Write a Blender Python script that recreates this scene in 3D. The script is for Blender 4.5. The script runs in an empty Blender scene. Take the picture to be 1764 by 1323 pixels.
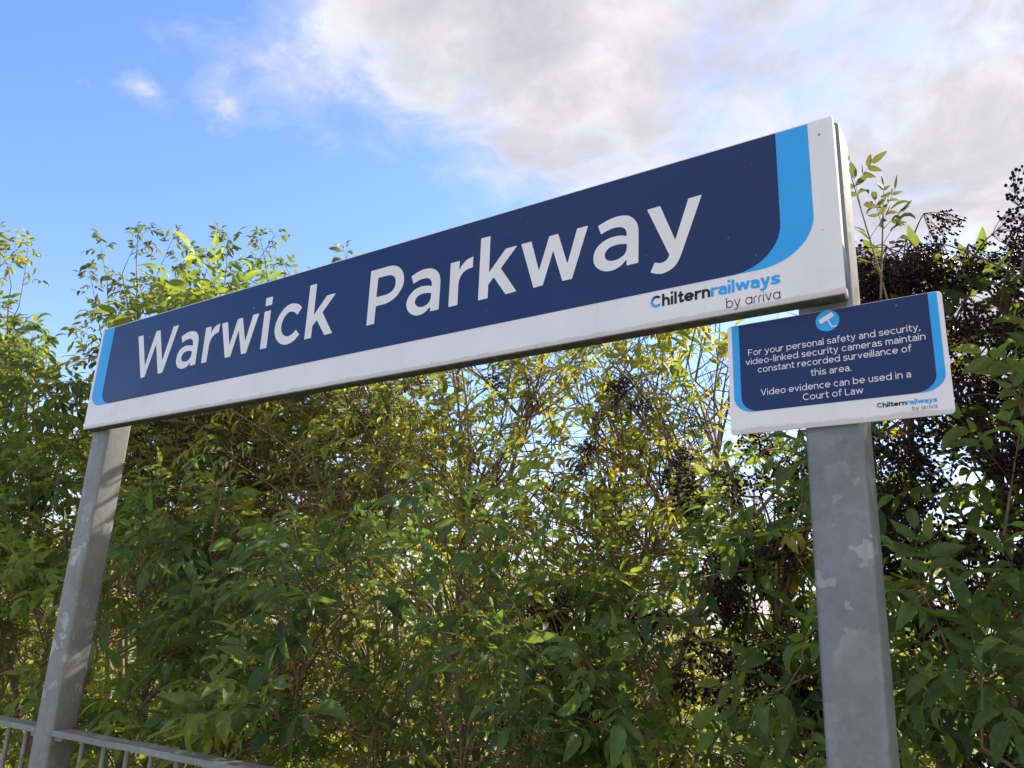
import bpy, math, json
import numpy as np
from mathutils import Matrix, Vector

rng = np.random.default_rng(11)
SC = bpy.context.scene
COL = SC.collection
R = math.radians

# ------------------------------------------------------------ camera, light, exposure
Z0 = 2.17                                   # height of the name sign's lower edge
cam_d = bpy.data.cameras.new('camera')
cam = bpy.data.objects.new('camera', cam_d)
COL.objects.link(cam)
right = (0.8275211865, 0.5597628239, 0.0432928027)
down = (-0.1276668663, 0.2627040737, -0.9563930891)
fwd = (-0.5467264920, 0.7859084875, 0.2888563523)
cam_d.sensor_width = 36.0
cam_d.lens = 36 * 1415.99 / 1764
cam_d.clip_end = 3000
cam_d.clip_start = 0.05
m = Matrix.Identity(4)
for i in range(3):
    m[i][0] = right[i]; m[i][1] = -down[i]; m[i][2] = -fwd[i]
CAM = np.array([2.86406, -1.47641, Z0 - 0.61955])
m.translation = Vector(CAM)
cam.matrix_world = m
SC.camera = cam

SUN_AZ, SUN_EL = R(17), R(41)               # azimuth clockwise from +Y
sun_dir = Vector((math.sin(SUN_AZ) * math.cos(SUN_EL), math.cos(SUN_AZ) * math.cos(SUN_EL), math.sin(SUN_EL)))
sd = bpy.data.lights.new('sun', 'SUN')
sd.energy = 5.0
sd.angle = R(0.55)
sd.color = (1.0, 0.90, 0.74)
sun = bpy.data.objects.new('sun', sd)
COL.objects.link(sun)
sun.rotation_euler = sun_dir.to_track_quat('Z', 'Y').to_euler()

w = bpy.data.worlds.new('World')
SC.world = w
w.use_nodes = True
NT = w.node_tree
NT.nodes.clear()


def N(nt, t, **k):
    n = nt.nodes.new(t)
    for a, b in k.items():
        setattr(n, a, b)
    return n


def math_n(nt, op, a, b=None, clamp=False, c=None):
    n = N(nt, 'ShaderNodeMath', operation=op, use_clamp=clamp)
    for i, v in enumerate((a, b, c)):
        if v is None:
            continue
        if isinstance(v, (int, float)):
            n.inputs[i].default_value = v
        else:
            nt.links.new(v, n.inputs[i])
    return n.outputs[0]


def ramp(nt, fac, stops, interp='LINEAR'):
    n = N(nt, 'ShaderNodeValToRGB')
    cr = n.color_ramp
    cr.interpolation = interp
    while len(cr.elements) < len(stops):
        cr.elements.new(0.5)
    for e, (p, c) in zip(cr.elements, stops):
        e.position = p
        e.color = (c, c, c, 1) if isinstance(c, (int, float)) else (*c, 1)
    nt.links.new(fac, n.inputs[0])
    return n.outputs[0]


def mix(nt, f, a, b, blend='MIX'):
    n = N(nt, 'ShaderNodeMix', data_type='RGBA', blend_type=blend)
    for idx, v in ((0, f), (6, a), (7, b)):
        if isinstance(v, (int, float)):
            n.inputs[idx].default_value = v
        elif isinstance(v, tuple):
            n.inputs[idx].default_value = (*v, 1)
        else:
            nt.links.new(v, n.inputs[idx])
    return n.outputs[2]


def noise(nt, vec, scale, detail=2, rough=0.5, dist=0.0):
    n = N(nt, 'ShaderNodeTexNoise')
    n.inputs['Scale'].default_value = scale
    n.inputs['Detail'].default_value = detail
    n.inputs['Roughness'].default_value = rough
    n.inputs['Distortion'].default_value = dist
    if vec is not None:
        nt.links.new(vec, n.inputs['Vector'])
    return n.outputs[0]


def build_sky():
    nt = NT
    sky = N(nt, 'ShaderNodeTexSky', sky_type='NISHITA')
    sky.sun_disc = False
    sky.sun_elevation = SUN_EL
    sky.sun_rotation = SUN_AZ
    sky.air_density = 1.0
    sky.dust_density = 0.25
    sky.ozone_density = 1.8
    tc = N(nt, 'ShaderNodeTexCoord')
    sx = N(nt, 'ShaderNodeSeparateXYZ')
    nt.links.new(tc.outputs['Generated'], sx.inputs[0])
    zz = math_n(nt, 'ADD', math_n(nt, 'MAXIMUM', sx.outputs[2], 0.0), 0.25)
    u = math_n(nt, 'DIVIDE', sx.outputs[0], zz)
    v = math_n(nt, 'DIVIDE', sx.outputs[1], zz)
    cx = N(nt, 'ShaderNodeCombineXYZ')
    nt.links.new(u, cx.inputs[0]); nt.links.new(v, cx.inputs[1])
    cx.inputs[2].default_value = SEED
    P = cx.outputs[0]
    # billows: warp the cloud plane, then sum three octave groups
    wn = N(nt, 'ShaderNodeTexNoise'); wn.inputs['Scale'].default_value = 3.2; wn.inputs['Detail'].default_value = 3
    nt.links.new(P, wn.inputs['Vector'])
    off = N(nt, 'ShaderNodeVectorMath', operation='MULTIPLY_ADD')
    nt.links.new(wn.outputs['Color'], off.inputs[0]); off.inputs[1].default_value = (0.22, 0.22, 0.0)
    nt.links.new(P, off.inputs[2])
    Q = off.outputs[0]
    big = noise(nt, Q, 2.4, 4, 0.55)
    mid = noise(nt, Q, 7.0, 6, 0.62)
    fine = noise(nt, Q, 20.0, 6, 0.65)
    # a cloud bank lies to the right (u grows to the right, v away from the viewer)
    vv = math_n(nt, 'MULTIPLY', math_n(nt, 'MAXIMUM', math_n(nt, 'SUBTRACT', v, 0.88), 0.0), -0.6)
    edge = math_n(nt, 'ADD', math_n(nt, 'ADD', u, 0.70), vv)
    edge = math_n(nt, 'MULTIPLY', edge, 3.2)
    edge = math_n(nt, 'MINIMUM', edge, 0.33)
    edge = math_n(nt, 'MAXIMUM', edge, -0.75)
    e = math_n(nt, 'ADD', edge, math_n(nt, 'MULTIPLY', math_n(nt, 'SUBTRACT', big, 0.5), 1.9))
    e = math_n(nt, 'ADD', e, math_n(nt, 'MULTIPLY', math_n(nt, 'SUBTRACT', mid, 0.5), 1.1))
    e = math_n(nt, 'ADD', e, math_n(nt, 'MULTIPLY', math_n(nt, 'SUBTRACT', fine, 0.5), 0.35))
    # two small wisps apart from the bank
    for d_, k_ in (((-0.719, 0.452, 0.527), 2600.0), ((-0.757, 0.380, 0.532), 2600.0)):
        dp = N(nt, 'ShaderNodeVectorMath', operation='DISTANCE')
        nt.links.new(tc.outputs['Generated'], dp.inputs[0]); dp.inputs[1].default_value = d_
        g_ = math_n(nt, 'POWER', 2.718, math_n(nt, 'MULTIPLY', math_n(nt, 'POWER', dp.outputs['Value'], 2.0), -k_ * 0.75))
        e = math_n(nt, 'ADD', e, math_n(nt, 'MULTIPLY', g_, math_n(nt, 'MULTIPLY', mid, 1.0)))
    dens = ramp(nt, math_n(nt, 'ADD', math_n(nt, 'MULTIPLY', e, 0.8), 0.5), [(0.22, 0.0), (0.42, 0.28), (0.62, 0.84), (0.78, 1.0)])
    # cloud body colour: grey-lavender where thick, whiter at thin rims and tops
    thick = ramp(nt, math_n(nt, 'ADD', math_n(nt, 'MULTIPLY', e, 0.8), 0.5), [(0.55, 1.0), (1.05, 0.0)])
    sh = math_n(nt, 'ADD', math_n(nt, 'MULTIPLY', noise(nt, Q, 4.2, 7, 0.6), 0.85), math_n(nt, 'MULTIPLY', thick, 0.17))
    body = ramp(nt, sh, [(0.36, (0.31, 0.305, 0.345)), (0.50, (0.375, 0.365, 0.392)), (0.60, (0.45, 0.44, 0.452)), (0.72, (0.53, 0.52, 0.51))])
    skyc = N(nt, 'ShaderNodeVectorMath', operation='SCALE')
    nt.links.new(sky.outputs[0], skyc.inputs[0])
    skyc.inputs['Scale'].default_value = SKY
    hsv = N(nt, 'ShaderNodeHueSaturation')
    hsv.inputs['Saturation'].default_value = 1.13
    nt.links.new(skyc.outputs[0], hsv.inputs['Color'])
    blue = mix(nt, 1.0, hsv.outputs[0], (1.0, 0.905, 0.99), 'MULTIPLY')
    low = math_n(nt, 'MULTIPLY', math_n(nt, 'MAXIMUM', math_n(nt, 'SUBTRACT', 0.24, sx.outputs[2]), 0.0), 4.2)
    dens = math_n(nt, 'MINIMUM', math_n(nt, 'ADD', dens, low), 1.0)
    col = mix(nt, dens, blue, body)
    bg = N(nt, 'ShaderNodeBackground')
    nt.links.new(col, bg.inputs[0])
    bg.inputs[1].default_value = 1.0
    out = N(nt, 'ShaderNodeOutputWorld')
    nt.links.new(bg.outputs[0], out.inputs[0])


SEED = 1.7
SKY = 0.15
build_sky()
SC.view_settings.view_transform = 'Standard'
SC.view_settings.look = 'None'
SC.view_settings.exposure = 1.0
SC.view_settings.gamma = 1.0
SC.view_settings.use_curve_mapping = False
SC.render.engine = 'CYCLES'
SC.cycles.max_bounces = 8
SC.cycles.diffuse_bounces = 4
SC.cycles.transmission_bounces = 6


# ------------------------------------------------------------ helpers
def prop(o, label=None, cat=None, group=None, kind=None):
    for k, v in (('label', label), ('category', cat), ('group', group), ('kind', kind)):
        if v:
            o[k] = v
    return o


def empty(name, loc, label, cat, group=None):
    o = bpy.data.objects.new(name, None)
    COL.objects.link(o)
    o.location = loc
    o.empty_display_size = 0.1
    return prop(o, label, cat, group)


def add(name, me, parent=None, loc=(0, 0, 0)):
    o = bpy.data.objects.new(name, me)
    COL.objects.link(o)
    o.location = loc
    if parent is not None:
        o.parent = parent
    return o


def mesh(name, V, F, mats=(), smooth=False, uv=None, tint=None, midx=None):
    """V (n,3); F list of faces or an (m,3)/(m,4) array"""
    me = bpy.data.meshes.new(name)
    V = np.asarray(V, dtype=np.float32)
    if isinstance(F, np.ndarray):
        k = F.shape[1]
        me.vertices.add(len(V)); me.vertices.foreach_set('co', V.ravel())
        me.loops.add(F.size); me.loops.foreach_set('vertex_index', F.ravel().astype(np.int32))
        me.polygons.add(len(F))
        me.polygons.foreach_set('loop_start', np.arange(0, F.size, k, dtype=np.int32))
        me.update(calc_edges=True)
        li = F.ravel()
    else:
        me.from_pydata([tuple(map(float, v)) for v in V], [], [tuple(int(i) for i in f) for f in F])
        li = np.empty(len(me.loops), dtype=np.int32)
        me.loops.foreach_get('vertex_index', li)
    if uv is not None:
        l = me.uv_layers.new(name='leaf_uv')
        l.data.foreach_set('uv', np.asarray(uv, dtype=np.float32)[li].ravel())
    if tint is not None:
        a = me.attributes.new('tint', 'FLOAT_COLOR', 'POINT')
        c = np.ones((len(V), 4), dtype=np.float32); c[:, :3] = tint
        a.data.foreach_set('color', c.ravel())
    for mt in mats:
        me.materials.append(mt)
    if midx is not None:
        me.polygons.foreach_set('material_index', np.asarray(midx, dtype=np.int32))
    if smooth:
        me.polygons.foreach_set('use_smooth', np.ones(len(me.polygons), dtype=bool))
    me.validate()
    me.update()
    return me


def box_vf(x0, x1, y0, y1, z0, z1):
    V = [(x, y, z) for x in (x0, x1) for y in (y0, y1) for z in (z0, z1)]
    F = [(0, 1, 3, 2), (4, 6, 7, 5), (0, 4, 5, 1), (2, 3, 7, 6), (0, 2, 6, 4), (1, 5, 7, 3)]
    return V, F


def bevel(o, wd, seg=2):
    b = o.modifiers.new('bevel', 'BEVEL'); b.width = wd; b.segments = seg; b.limit_method = 'ANGLE'
    return o


def box(name, dims, mat, parent=None, bev=0.0, seg=2):
    V, F = box_vf(*dims)
    o = add(name, mesh(name, V, F, [mat]), parent)
    if bev:
        bevel(o, bev, seg)
    return o


def prism(pts, y0, y1):
    """closed outline in x,z swept along y; pts counter-clockwise seen from -y"""
    n = len(pts)
    V = [(p[0], y0, p[1]) for p in pts] + [(p[0], y1, p[1]) for p in pts]
    F = [tuple(range(n)), tuple(range(2 * n - 1, n - 1, -1))]
    F += [(i, i + n, (i + 1) % n + n, (i + 1) % n) for i in range(n)]
    return V, F


# ------------------------------------------------------------ materials
def mat(name):
    mt = bpy.data.materials.new(name)
    mt.use_nodes = True
    nt = mt.node_tree
    b = nt.nodes['Principled BSDF']
    return mt, nt, b


def objco(nt):
    return N(nt, 'ShaderNodeTexCoord').outputs['Object']


def specks(nt, vec, scale, thr, seed=0.0):
    mp = N(nt, 'ShaderNodeMapping'); mp.inputs['Location'].default_value = (seed, seed, seed)
    nt.links.new(vec, mp.inputs[0])
    v = N(nt, 'ShaderNodeTexVoronoi'); v.inputs['Scale'].default_value = scale
    nt.links.new(mp.outputs[0], v.inputs['Vector'])
    sz = N(nt, 'ShaderNodeSeparateColor'); nt.links.new(v.outputs['Color'], sz.inputs[0])
    r = math_n(nt, 'MULTIPLY', math_n(nt, 'POWER', sz.outputs[0], 4.0), thr)
    return math_n(nt, 'LESS_THAN', v.outputs['Distance'], r)


def vinyl(name, col, rough=0.28, dirt=0.5, light_specks=False, H=None):
    mt, nt, b = mat(name)
    vec = objco(nt)
    blot = ramp(nt, noise(nt, vec, 9, 5, 0.6), [(0.35, 1.0), (0.7, 0.92)])
    c = mix(nt, 1.0, col, blot, 'MULTIPLY')
    s1 = specks(nt, vec, 22, 0.075)
    s2 = specks(nt, vec, 55, 0.09, 3.1)
    sp = math_n(nt, 'MAXIMUM', s1, s2)
    sp = math_n(nt, 'MULTIPLY', sp, dirt)
    c = mix(nt, sp, c, (0.30, 0.33, 0.4) if light_specks else (0.10, 0.09, 0.09))
    if light_specks:      # fine rubbed scratches
        mp = N(nt, 'ShaderNodeMapping'); mp.inputs['Scale'].default_value = (6, 6, 60)
        mp.inputs['Rotation'].default_value = (0, 0.35, 0)
        nt.links.new(vec, mp.inputs[0])
        sc = ramp(nt, noise(nt, mp.outputs[0], 3.0, 3, 0.6), [(0.72, 0.0), (0.80, 0.18)])
        c = mix(nt, sc, c, (0.06, 0.09, 0.22))
    if name.startswith('white_enamel'):      # grime gathered along the lower edge, and faint run-off streaks
        sz_ = N(nt, 'ShaderNodeSeparateXYZ'); nt.links.new(vec, sz_.inputs[0])
        gr = ramp(nt, math_n(nt, 'ADD', sz_.outputs[2], math_n(nt, 'MULTIPLY', noise(nt, vec, 28, 5, 0.65), -0.016)), [(0.0, 0.35), (0.004, 0.0)])
        c = mix(nt, gr, c, (0.22, 0.21, 0.17))
        ms_ = N(nt, 'ShaderNodeMapping'); ms_.inputs['Scale'].default_value = (1, 1, 0.04)
        nt.links.new(vec, ms_.inputs[0])
        c = mix(nt, ramp(nt, noise(nt, ms_.outputs[0], 45, 4, 0.6), [(0.58, 0.0), (0.80, 0.22)]), c, (0.45, 0.43, 0.38))
    nt.links.new(c, b.inputs['Base Color'])
    rr = ramp(nt, noise(nt, vec, 5, 4, 0.6), [(0.3, rough * 0.85), (0.7, rough * 1.3)])
    nt.links.new(rr, b.inputs['Roughness'])
    b.inputs['Specular IOR Level'].default_value = 0.38
    bp = N(nt, 'ShaderNodeBump'); bp.inputs['Strength'].default_value = 0.06; bp.inputs['Distance'].default_value = 0.002
    nt.links.new(noise(nt, vec, 14, 3, 0.5), bp.inputs['Height'])
    nt.links.new(bp.outputs[0], b.inputs['Normal'])
    return mt


M_WHITE = vinyl('white_enamel', (0.85, 0.83, 0.91), 0.32, 0.75)
M_LETTER = vinyl('white_lettering_vinyl', (0.85, 0.83, 0.91), 0.34, 0.35)
M_NAVY = vinyl('navy_vinyl', (0.004, 0.026, 0.125), 0.30, 0.6, True)
M_BLUE = vinyl('sky_blue_vinyl', (0.028, 0.40, 0.96), 0.28, 0.5)
M_BLACK = vinyl('black_vinyl', (0.008, 0.008, 0.024), 0.4, 0.1)
M_MIDBLUE = vinyl('mid_blue_vinyl', (0.03, 0.12, 0.55), 0.4, 0.1)


def rim_mat():
    mt, nt, b = mat('sign_return_paint')
    vec = objco(nt)
    g = noise(nt, vec, 30, 5, 0.65)
    st = N(nt, 'ShaderNodeMapping'); st.inputs['Scale'].default_value = (1, 1, 0.12)
    nt.links.new(vec, st.inputs[0])
    g2 = noise(nt, st.outputs[0], 60, 4, 0.6)
    c = mix(nt, ramp(nt, g, [(0.42, 0.0), (0.68, 0.8)]), (0.66, 0.66, 0.60), (0.20, 0.21, 0.15))
    c = mix(nt, ramp(nt, g2, [(0.5, 0.0), (0.75, 0.5)]), c, (0.30, 0.29, 0.24))
    nt.links.new(c, b.inputs['Base Color']); b.inputs['Roughness'].default_value = 0.55
    return mt


def galv(name, base=(0.30, 0.31, 0.335), patch=0.5, seed=0.0):
    mt, nt, b = mat(name)
    vec = objco(nt)
    mp = N(nt, 'ShaderNodeMapping'); mp.inputs['Location'].default_value = (seed, seed * 2, seed * 3)
    nt.links.new(vec, mp.inputs[0]); v0 = mp.outputs[0]
    # spangle: irregular crystal patches
    wob = N(nt, 'ShaderNodeMix', data_type='VECTOR')
    wob.inputs[0].default_value = 0.12
    nn = N(nt, 'ShaderNodeTexNoise'); nn.inputs['Scale'].default_value = 16; nn.inputs['Detail'].default_value = 3
    nt.links.new(v0, nn.inputs['Vector']); nt.links.new(v0, wob.inputs[4]); nt.links.new(nn.outputs['Color'], wob.inputs[5])
    vo = N(nt, 'ShaderNodeTexVoronoi'); vo.inputs['Scale'].default_value = 30; vo.inputs['Randomness'].default_value = 1
    nt.links.new(wob.outputs[1], vo.inputs['Vector'])
    cs = N(nt, 'ShaderNodeSeparateColor'); nt.links.new(vo.outputs['Color'], cs.inputs[0])
    flake = ramp(nt, cs.outputs[0], [(0.0, 0.0), (0.84, 0.06), (0.86, 0.75), (1.0, 1.0)])
    vo2 = N(nt, 'ShaderNodeTexVoronoi'); vo2.inputs['Scale'].default_value = 75
    nt.links.new(v0, vo2.inputs['Vector'])
    cs2 = N(nt, 'ShaderNodeSeparateColor'); nt.links.new(vo2.outputs['Color'], cs2.inputs[0])
    small = ramp(nt, cs2.outputs[0], [(0.0, 0.92), (1.0, 1.07)])
    cloud = ramp(nt, noise(nt, v0, 7, 6, 0.6), [(0.3, 0.80), (0.7, 1.12)])
    c = mix(nt, 1.0, base, cloud, 'MULTIPLY')
    c = mix(nt, 1.0, c, small, 'MULTIPLY')
    zone = ramp(nt, noise(nt, v0, 5, 2, 0.5), [(0.45, 0.15), (0.6, 1.0)])
    c = mix(nt, math_n(nt, 'MULTIPLY', math_n(nt, 'MULTIPLY', flake, zone), patch), c, (0.40, 0.42, 0.45))
    st = N(nt, 'ShaderNodeMapping'); st.inputs['Scale'].default_value = (1, 1, 0.05)
    nt.links.new(v0, st.inputs[0])
    c = mix(nt, ramp(nt, noise(nt, st.outputs[0], 55, 4, 0.6), [(0.50, 0.0), (0.72, 0.4)]), c, (0.20, 0.19, 0.165))
    c = mix(nt, specks(nt, v0, 40, 0.08), c, (0.08, 0.08, 0.08))
    nt.links.new(c, b.inputs['Base Color'])
    b.inputs['Metallic'].default_value = 0.25
    nt.links.new(ramp(nt, flake, [(0, 0.55), (1, 0.42)]), b.inputs['Roughness'])
    bp = N(nt, 'ShaderNodeBump'); bp.inputs['Strength'].default_value = 0.25; bp.inputs['Distance'].default_value = 0.002
    nt.links.new(noise(nt, v0, 60, 5, 0.6), bp.inputs['Height'])
    nt.links.new(bp.outputs[0], b.inputs['Normal'])
    return mt


def simple(name, col, rough=0.6, var=0.25, scale=20, metal=0.0):
    mt, nt, b = mat(name)
    vec = objco(nt)
    c = mix(nt, 1.0, col, ramp(nt, noise(nt, vec, scale, 5, 0.6), [(0.3, 1 - var), (0.7, 1 + var)]), 'MULTIPLY')
    nt.links.new(c, b.inputs['Base Color'])
    b.inputs['Roughness'].default_value = rough
    b.inputs['Metallic'].default_value = metal
    return mt


M_RIM = rim_mat()
M_GALV = galv('galvanised_steel_post', (0.20, 0.215, 0.245), 0.62)
M_GALV2 = galv('weathered_galvanised_post', (0.24, 0.245, 0.25), 0.9, 4.3)
M_RAIL = galv('galvanised_rail', (0.25, 0.25, 0.26), 0.35, 8.0)
M_RUST = simple('rusty_plate', (0.16, 0.06, 0.035), 0.8, 0.4, 60)
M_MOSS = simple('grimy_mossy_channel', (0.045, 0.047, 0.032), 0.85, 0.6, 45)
M_STRUT = simple('rear_channel_steel', (0.16, 0.16, 0.155), 0.6, 0.3, 40, 0.3)


# leaf materials -----------------------------------------------------------
def leaf_mat(name, single):
    mt, nt, b = mat(name)
    at = N(nt, 'ShaderNodeAttribute', attribute_name='tint', attribute_type='OBJECT' if single else 'GEOMETRY')
    uv = N(nt, 'ShaderNodeUVMap', uv_map='leaf_uv')
    sx = N(nt, 'ShaderNodeSeparateXYZ'); nt.links.new(uv.outputs[0], sx.inputs[0])
    au = math_n(nt, 'ABSOLUTE', math_n(nt, 'SUBTRACT', sx.outputs[0], 0.5))
    rib = math_n(nt, 'LESS_THAN', au, 0.022)
    # herring-bone side veins
    ph = math_n(nt, 'SUBTRACT', math_n(nt, 'MULTIPLY', sx.outputs[1], 11.0), math_n(nt, 'MULTIPLY', au, 8.0))
    fr = math_n(nt, 'ABSOLUTE', math_n(nt, 'SUBTRACT', math_n(nt, 'FRACT', ph), 0.5))
    side = ramp(nt, fr, [(0.0, 0.55), (0.10, 0.0)])
    vein = math_n(nt, 'MAXIMUM', rib, side)
    geo = N(nt, 'ShaderNodeNewGeometry')
    blot = ramp(nt, noise(nt, geo.outputs['Position'], 55, 4, 0.65), [(0.30, 0.72), (0.70, 1.22)])
    col = mix(nt, 1.0, at.outputs['Color'], blot, 'MULTIPLY')
    lighter = mix(nt, 0.35, col, (0.30, 0.34, 0.12))
    col = mix(nt, math_n(nt, 'MULTIPLY', vein, 0.55), col, lighter)
    sp_ = noise(nt, geo.outputs['Position'], 210, 3, 0.6)
    col = mix(nt, ramp(nt, sp_, [(0.66, 0.0), (0.72, 0.7)]), col, (0.12, 0.075, 0.03))
    # underside paler
    col = mix(nt, math_n(nt, 'MULTIPLY', geo.outputs['Backfacing'], 0.35), col, (0.16, 0.20, 0.11))
    nt.links.new(col, b.inputs['Base Color'])
    b.inputs['Roughness'].default_value = 0.40
    b.inputs['Specular IOR Level'].default_value = 0.4
    bp = N(nt, 'ShaderNodeBump'); bp.inputs['Strength'].default_value = 0.35; bp.inputs['Distance'].default_value = 0.002
    bp.invert = True
    nt.links.new(vein, bp.inputs['Height']); nt.links.new(bp.outputs[0], b.inputs['Normal'])
    tr = N(nt, 'ShaderNodeBsdfTranslucent')
    tcol = mix(nt, 1.0, col, (3.0, 2.5, 0.9), 'MULTIPLY')
    nt.links.new(tcol, tr.inputs[0])
    ms = N(nt, 'ShaderNodeMixShader'); ms.inputs[0].default_value = 0.42
    nt.links.new(b.outputs[0], ms.inputs[1]); nt.links.new(tr.outputs[0], ms.inputs[2])
    nt.links.new(ms.outputs[0], nt.nodes['Material Output'].inputs[0])
    return mt


M_LEAF1 = leaf_mat('elder_leaf', True)
M_LEAFN = leaf_mat('elder_leaf_mass', False)


def bark(name, c1, c2):
    mt, nt, b = mat(name)
    vec = objco(nt)
    c = mix(nt, ramp(nt, noise(nt, vec, 35, 5, 0.65), [(0.35, 0.0), (0.65, 1.0)]), c1, c2)
    nt.links.new(c, b.inputs['Base Color']); b.inputs['Roughness'].default_value = 0.8
    bp = N(nt, 'ShaderNodeBump'); bp.inputs['Strength'].default_value = 0.5; bp.inputs['Distance'].default_value = 0.004
    nt.links.new(noise(nt, vec, 90, 4, 0.6), bp.inputs['Height']); nt.links.new(bp.outputs[0], b.inputs['Normal'])
    return mt


M_BARK = bark('elder_bark', (0.13, 0.095, 0.06), (0.22, 0.18, 0.13))
M_TWIG = bark('elder_twig', (0.12, 0.075, 0.045), (0.26, 0.19, 0.11))
M_GREENSTEM = bark('green_stem', (0.10, 0.10, 0.05), (0.16, 0.15, 0.07))
M_BERRY, _nt, _b = mat('elder_berry')
_b.inputs['Base Color'].default_value = (0.008, 0.005, 0.010, 1)
_b.inputs['Roughness'].default_value = 0.5
_b.inputs['Specular IOR Level'].default_value = 0.25
M_STALK = bark('berry_stalk', (0.05, 0.016, 0.016), (0.03, 0.014, 0.012))


# ------------------------------------------------------------ the ground
def ground_mat(name, a, bcol, sc, grit=True):
    mt, nt, b = mat(name)
    vec = objco(nt)
    c = mix(nt, ramp(nt, noise(nt, vec, sc, 8, 0.65), [(0.35, 0), (0.65, 1)]), a, bcol)
    c = mix(nt, 1.0, c, ramp(nt, noise(nt, vec, sc * 40, 2, 0.5), [(0.3, 0.75), (0.7, 1.2)]), 'MULTIPLY')
    nt.links.new(c, b.inputs['Base Color']); b.inputs['Roughness'].default_value = 0.9
    bp = N(nt, 'ShaderNodeBump'); bp.inputs['Strength'].default_value = 0.5; bp.inputs['Distance'].default_value = 0.006
    nt.links.new(noise(nt, vec, sc * 60, 3, 0.6), bp.inputs['Height']); nt.links.new(bp.outputs[0], b.inputs['Normal'])
    return mt


M_GRASS = ground_mat('rough_grass', (0.07, 0.11, 0.025), (0.16, 0.19, 0.05), 0.6)
M_ASPH = ground_mat('platform_asphalt', (0.30, 0.295, 0.29), (0.38, 0.37, 0.355), 1.5)
M_CONC = ground_mat('kerb_concrete', (0.30, 0.29, 0.27), (0.38, 0.37, 0.34), 2.5)
g = 1200
prop(add('ground', mesh('ground', [(-g, -g, -0.12), (g, -g, -0.12), (g, g, -0.12), (-g, g, -0.12)], [(0, 1, 2, 3)], [M_GRASS])), kind='structure')
prop(box('platform', (-40, 40, -6, 0.16, -0.6, 0.0), M_ASPH), kind='structure')
prop(box('kerb', (-40, 40, 0.163, 0.26, -0.6, 0.05), M_CONC, bev=0.01), kind='structure')


# ------------------------------------------------------------ sdf mesher for print and lettering
def catmull(pts, n=6):
    """pts: list of (x,y[,1]) ; a flagged point is a corner. closed outline -> dense polyline"""
    P = [np.array(p[:2], float) for p in pts]
    S = [len(p) > 2 for p in pts]
    k = len(P); out = []
    for i in range(k):
        a, b = P[i], P[(i + 1) % k]
        out.append(a)
        if S[i] and S[(i + 1) % k]:
            continue
        p0 = P[i - 1] if not S[i] else a - (b - a) * 0.0
        p3 = P[(i + 2) % k] if not S[(i + 1) % k] else b
        t0 = (b - p0) / 2 if not S[i] else (b - a)
        t1 = (p3 - a) / 2 if not S[(i + 1) % k] else (b - a)
        if S[i]:
            t0 = 2 * (b - a) - t1 if False else (b - a) * 1.2 - t1 * 0.2
        if S[(i + 1) % k]:
            t1 = (b - a) * 1.2 - t0 * 0.2
        for j in range(1, n):
            t = j / n
            out.append((2 * t**3 - 3 * t**2 + 1) * a + (t**3 - 2 * t**2 + t) * t0 + (-2 * t**3 + 3 * t**2) * b + (t**3 - t**2) * t1)
    return np.array(out)


def open_cat(pts, n=7):
    P = [np.array(p, float) for p in pts]
    if len(P) == 2:
        return np.array(P)
    out = []
    for i in range(len(P) - 1):
        a, b = P[i], P[i + 1]
        t0 = (b - P[i - 1]) / 2 if i else (b - a)
        t1 = (P[i + 2] - a) / 2 if i + 2 < len(P) else (b - a)
        for j in range(n):
            t = j / n
            out.append((2 * t**3 - 3 * t**2 + 1) * a + (t**3 - 2 * t**2 + t) * t0 + (-2 * t**3 + 3 * t**2) * b + (t**3 - t**2) * t1)
    out.append(P[-1])
    return np.array(out)


def sdf_contours(conts, X, Y):
    """negative inside (even-odd)"""
    d2 = np.full(X.shape, 1e9); ins = np.zeros(X.shape, bool)
    for c in conts:
        for i in range(len(c)):
            a, b = c[i], c[(i + 1) % len(c)]
            e = b - a; L = e @ e
            if L < 1e-12:
                continue
            t = np.clip(((X - a[0]) * e[0] + (Y - a[1]) * e[1]) / L, 0, 1)
            d2 = np.minimum(d2, (X - a[0] - t * e[0])**2 + (Y - a[1] - t * e[1])**2)
            cr = ((a[1] > Y) != (b[1] > Y))
            if a[1] != b[1]:
                ins ^= cr & (X < e[0] * (Y - a[1]) / e[1] + a[0])
    d = np.sqrt(d2)
    return np.where(ins, -d, d)


def sdf_strokes(lines, h, X, Y):
    D = np.full(X.shape, 1e9)
    for l in lines:
        n = len(l) - 1
        closed = np.allclose(l[0], l[-1])
        for i in range(n):
            a, b = l[i], l[i + 1]
            e = b - a; L = math.hypot(*e)
            if L < 1e-9:
                continue
            e = e / L
            s = (X - a[0]) * e[0] + (Y - a[1]) * e[1]
            p = np.abs(-(X - a[0]) * e[1] + (Y - a[1]) * e[0])
            t = np.clip(s, 0, L)
            d = np.hypot(s - t, p) - h
            if not closed:
                if i == 0:
                    d = np.where(s < 0, np.maximum(np.maximum(p - h, -s), 0.0) + (-s > 0) * 1e-9, d)
                    d = np.where((s < 0), np.hypot(np.maximum(p - h, 0), -s), d)
                if i == n - 1:
                    d = np.where((s > L), np.hypot(np.maximum(p - h, 0), s - L), d)
            D = np.minimum(D, d)
    return D


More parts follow.
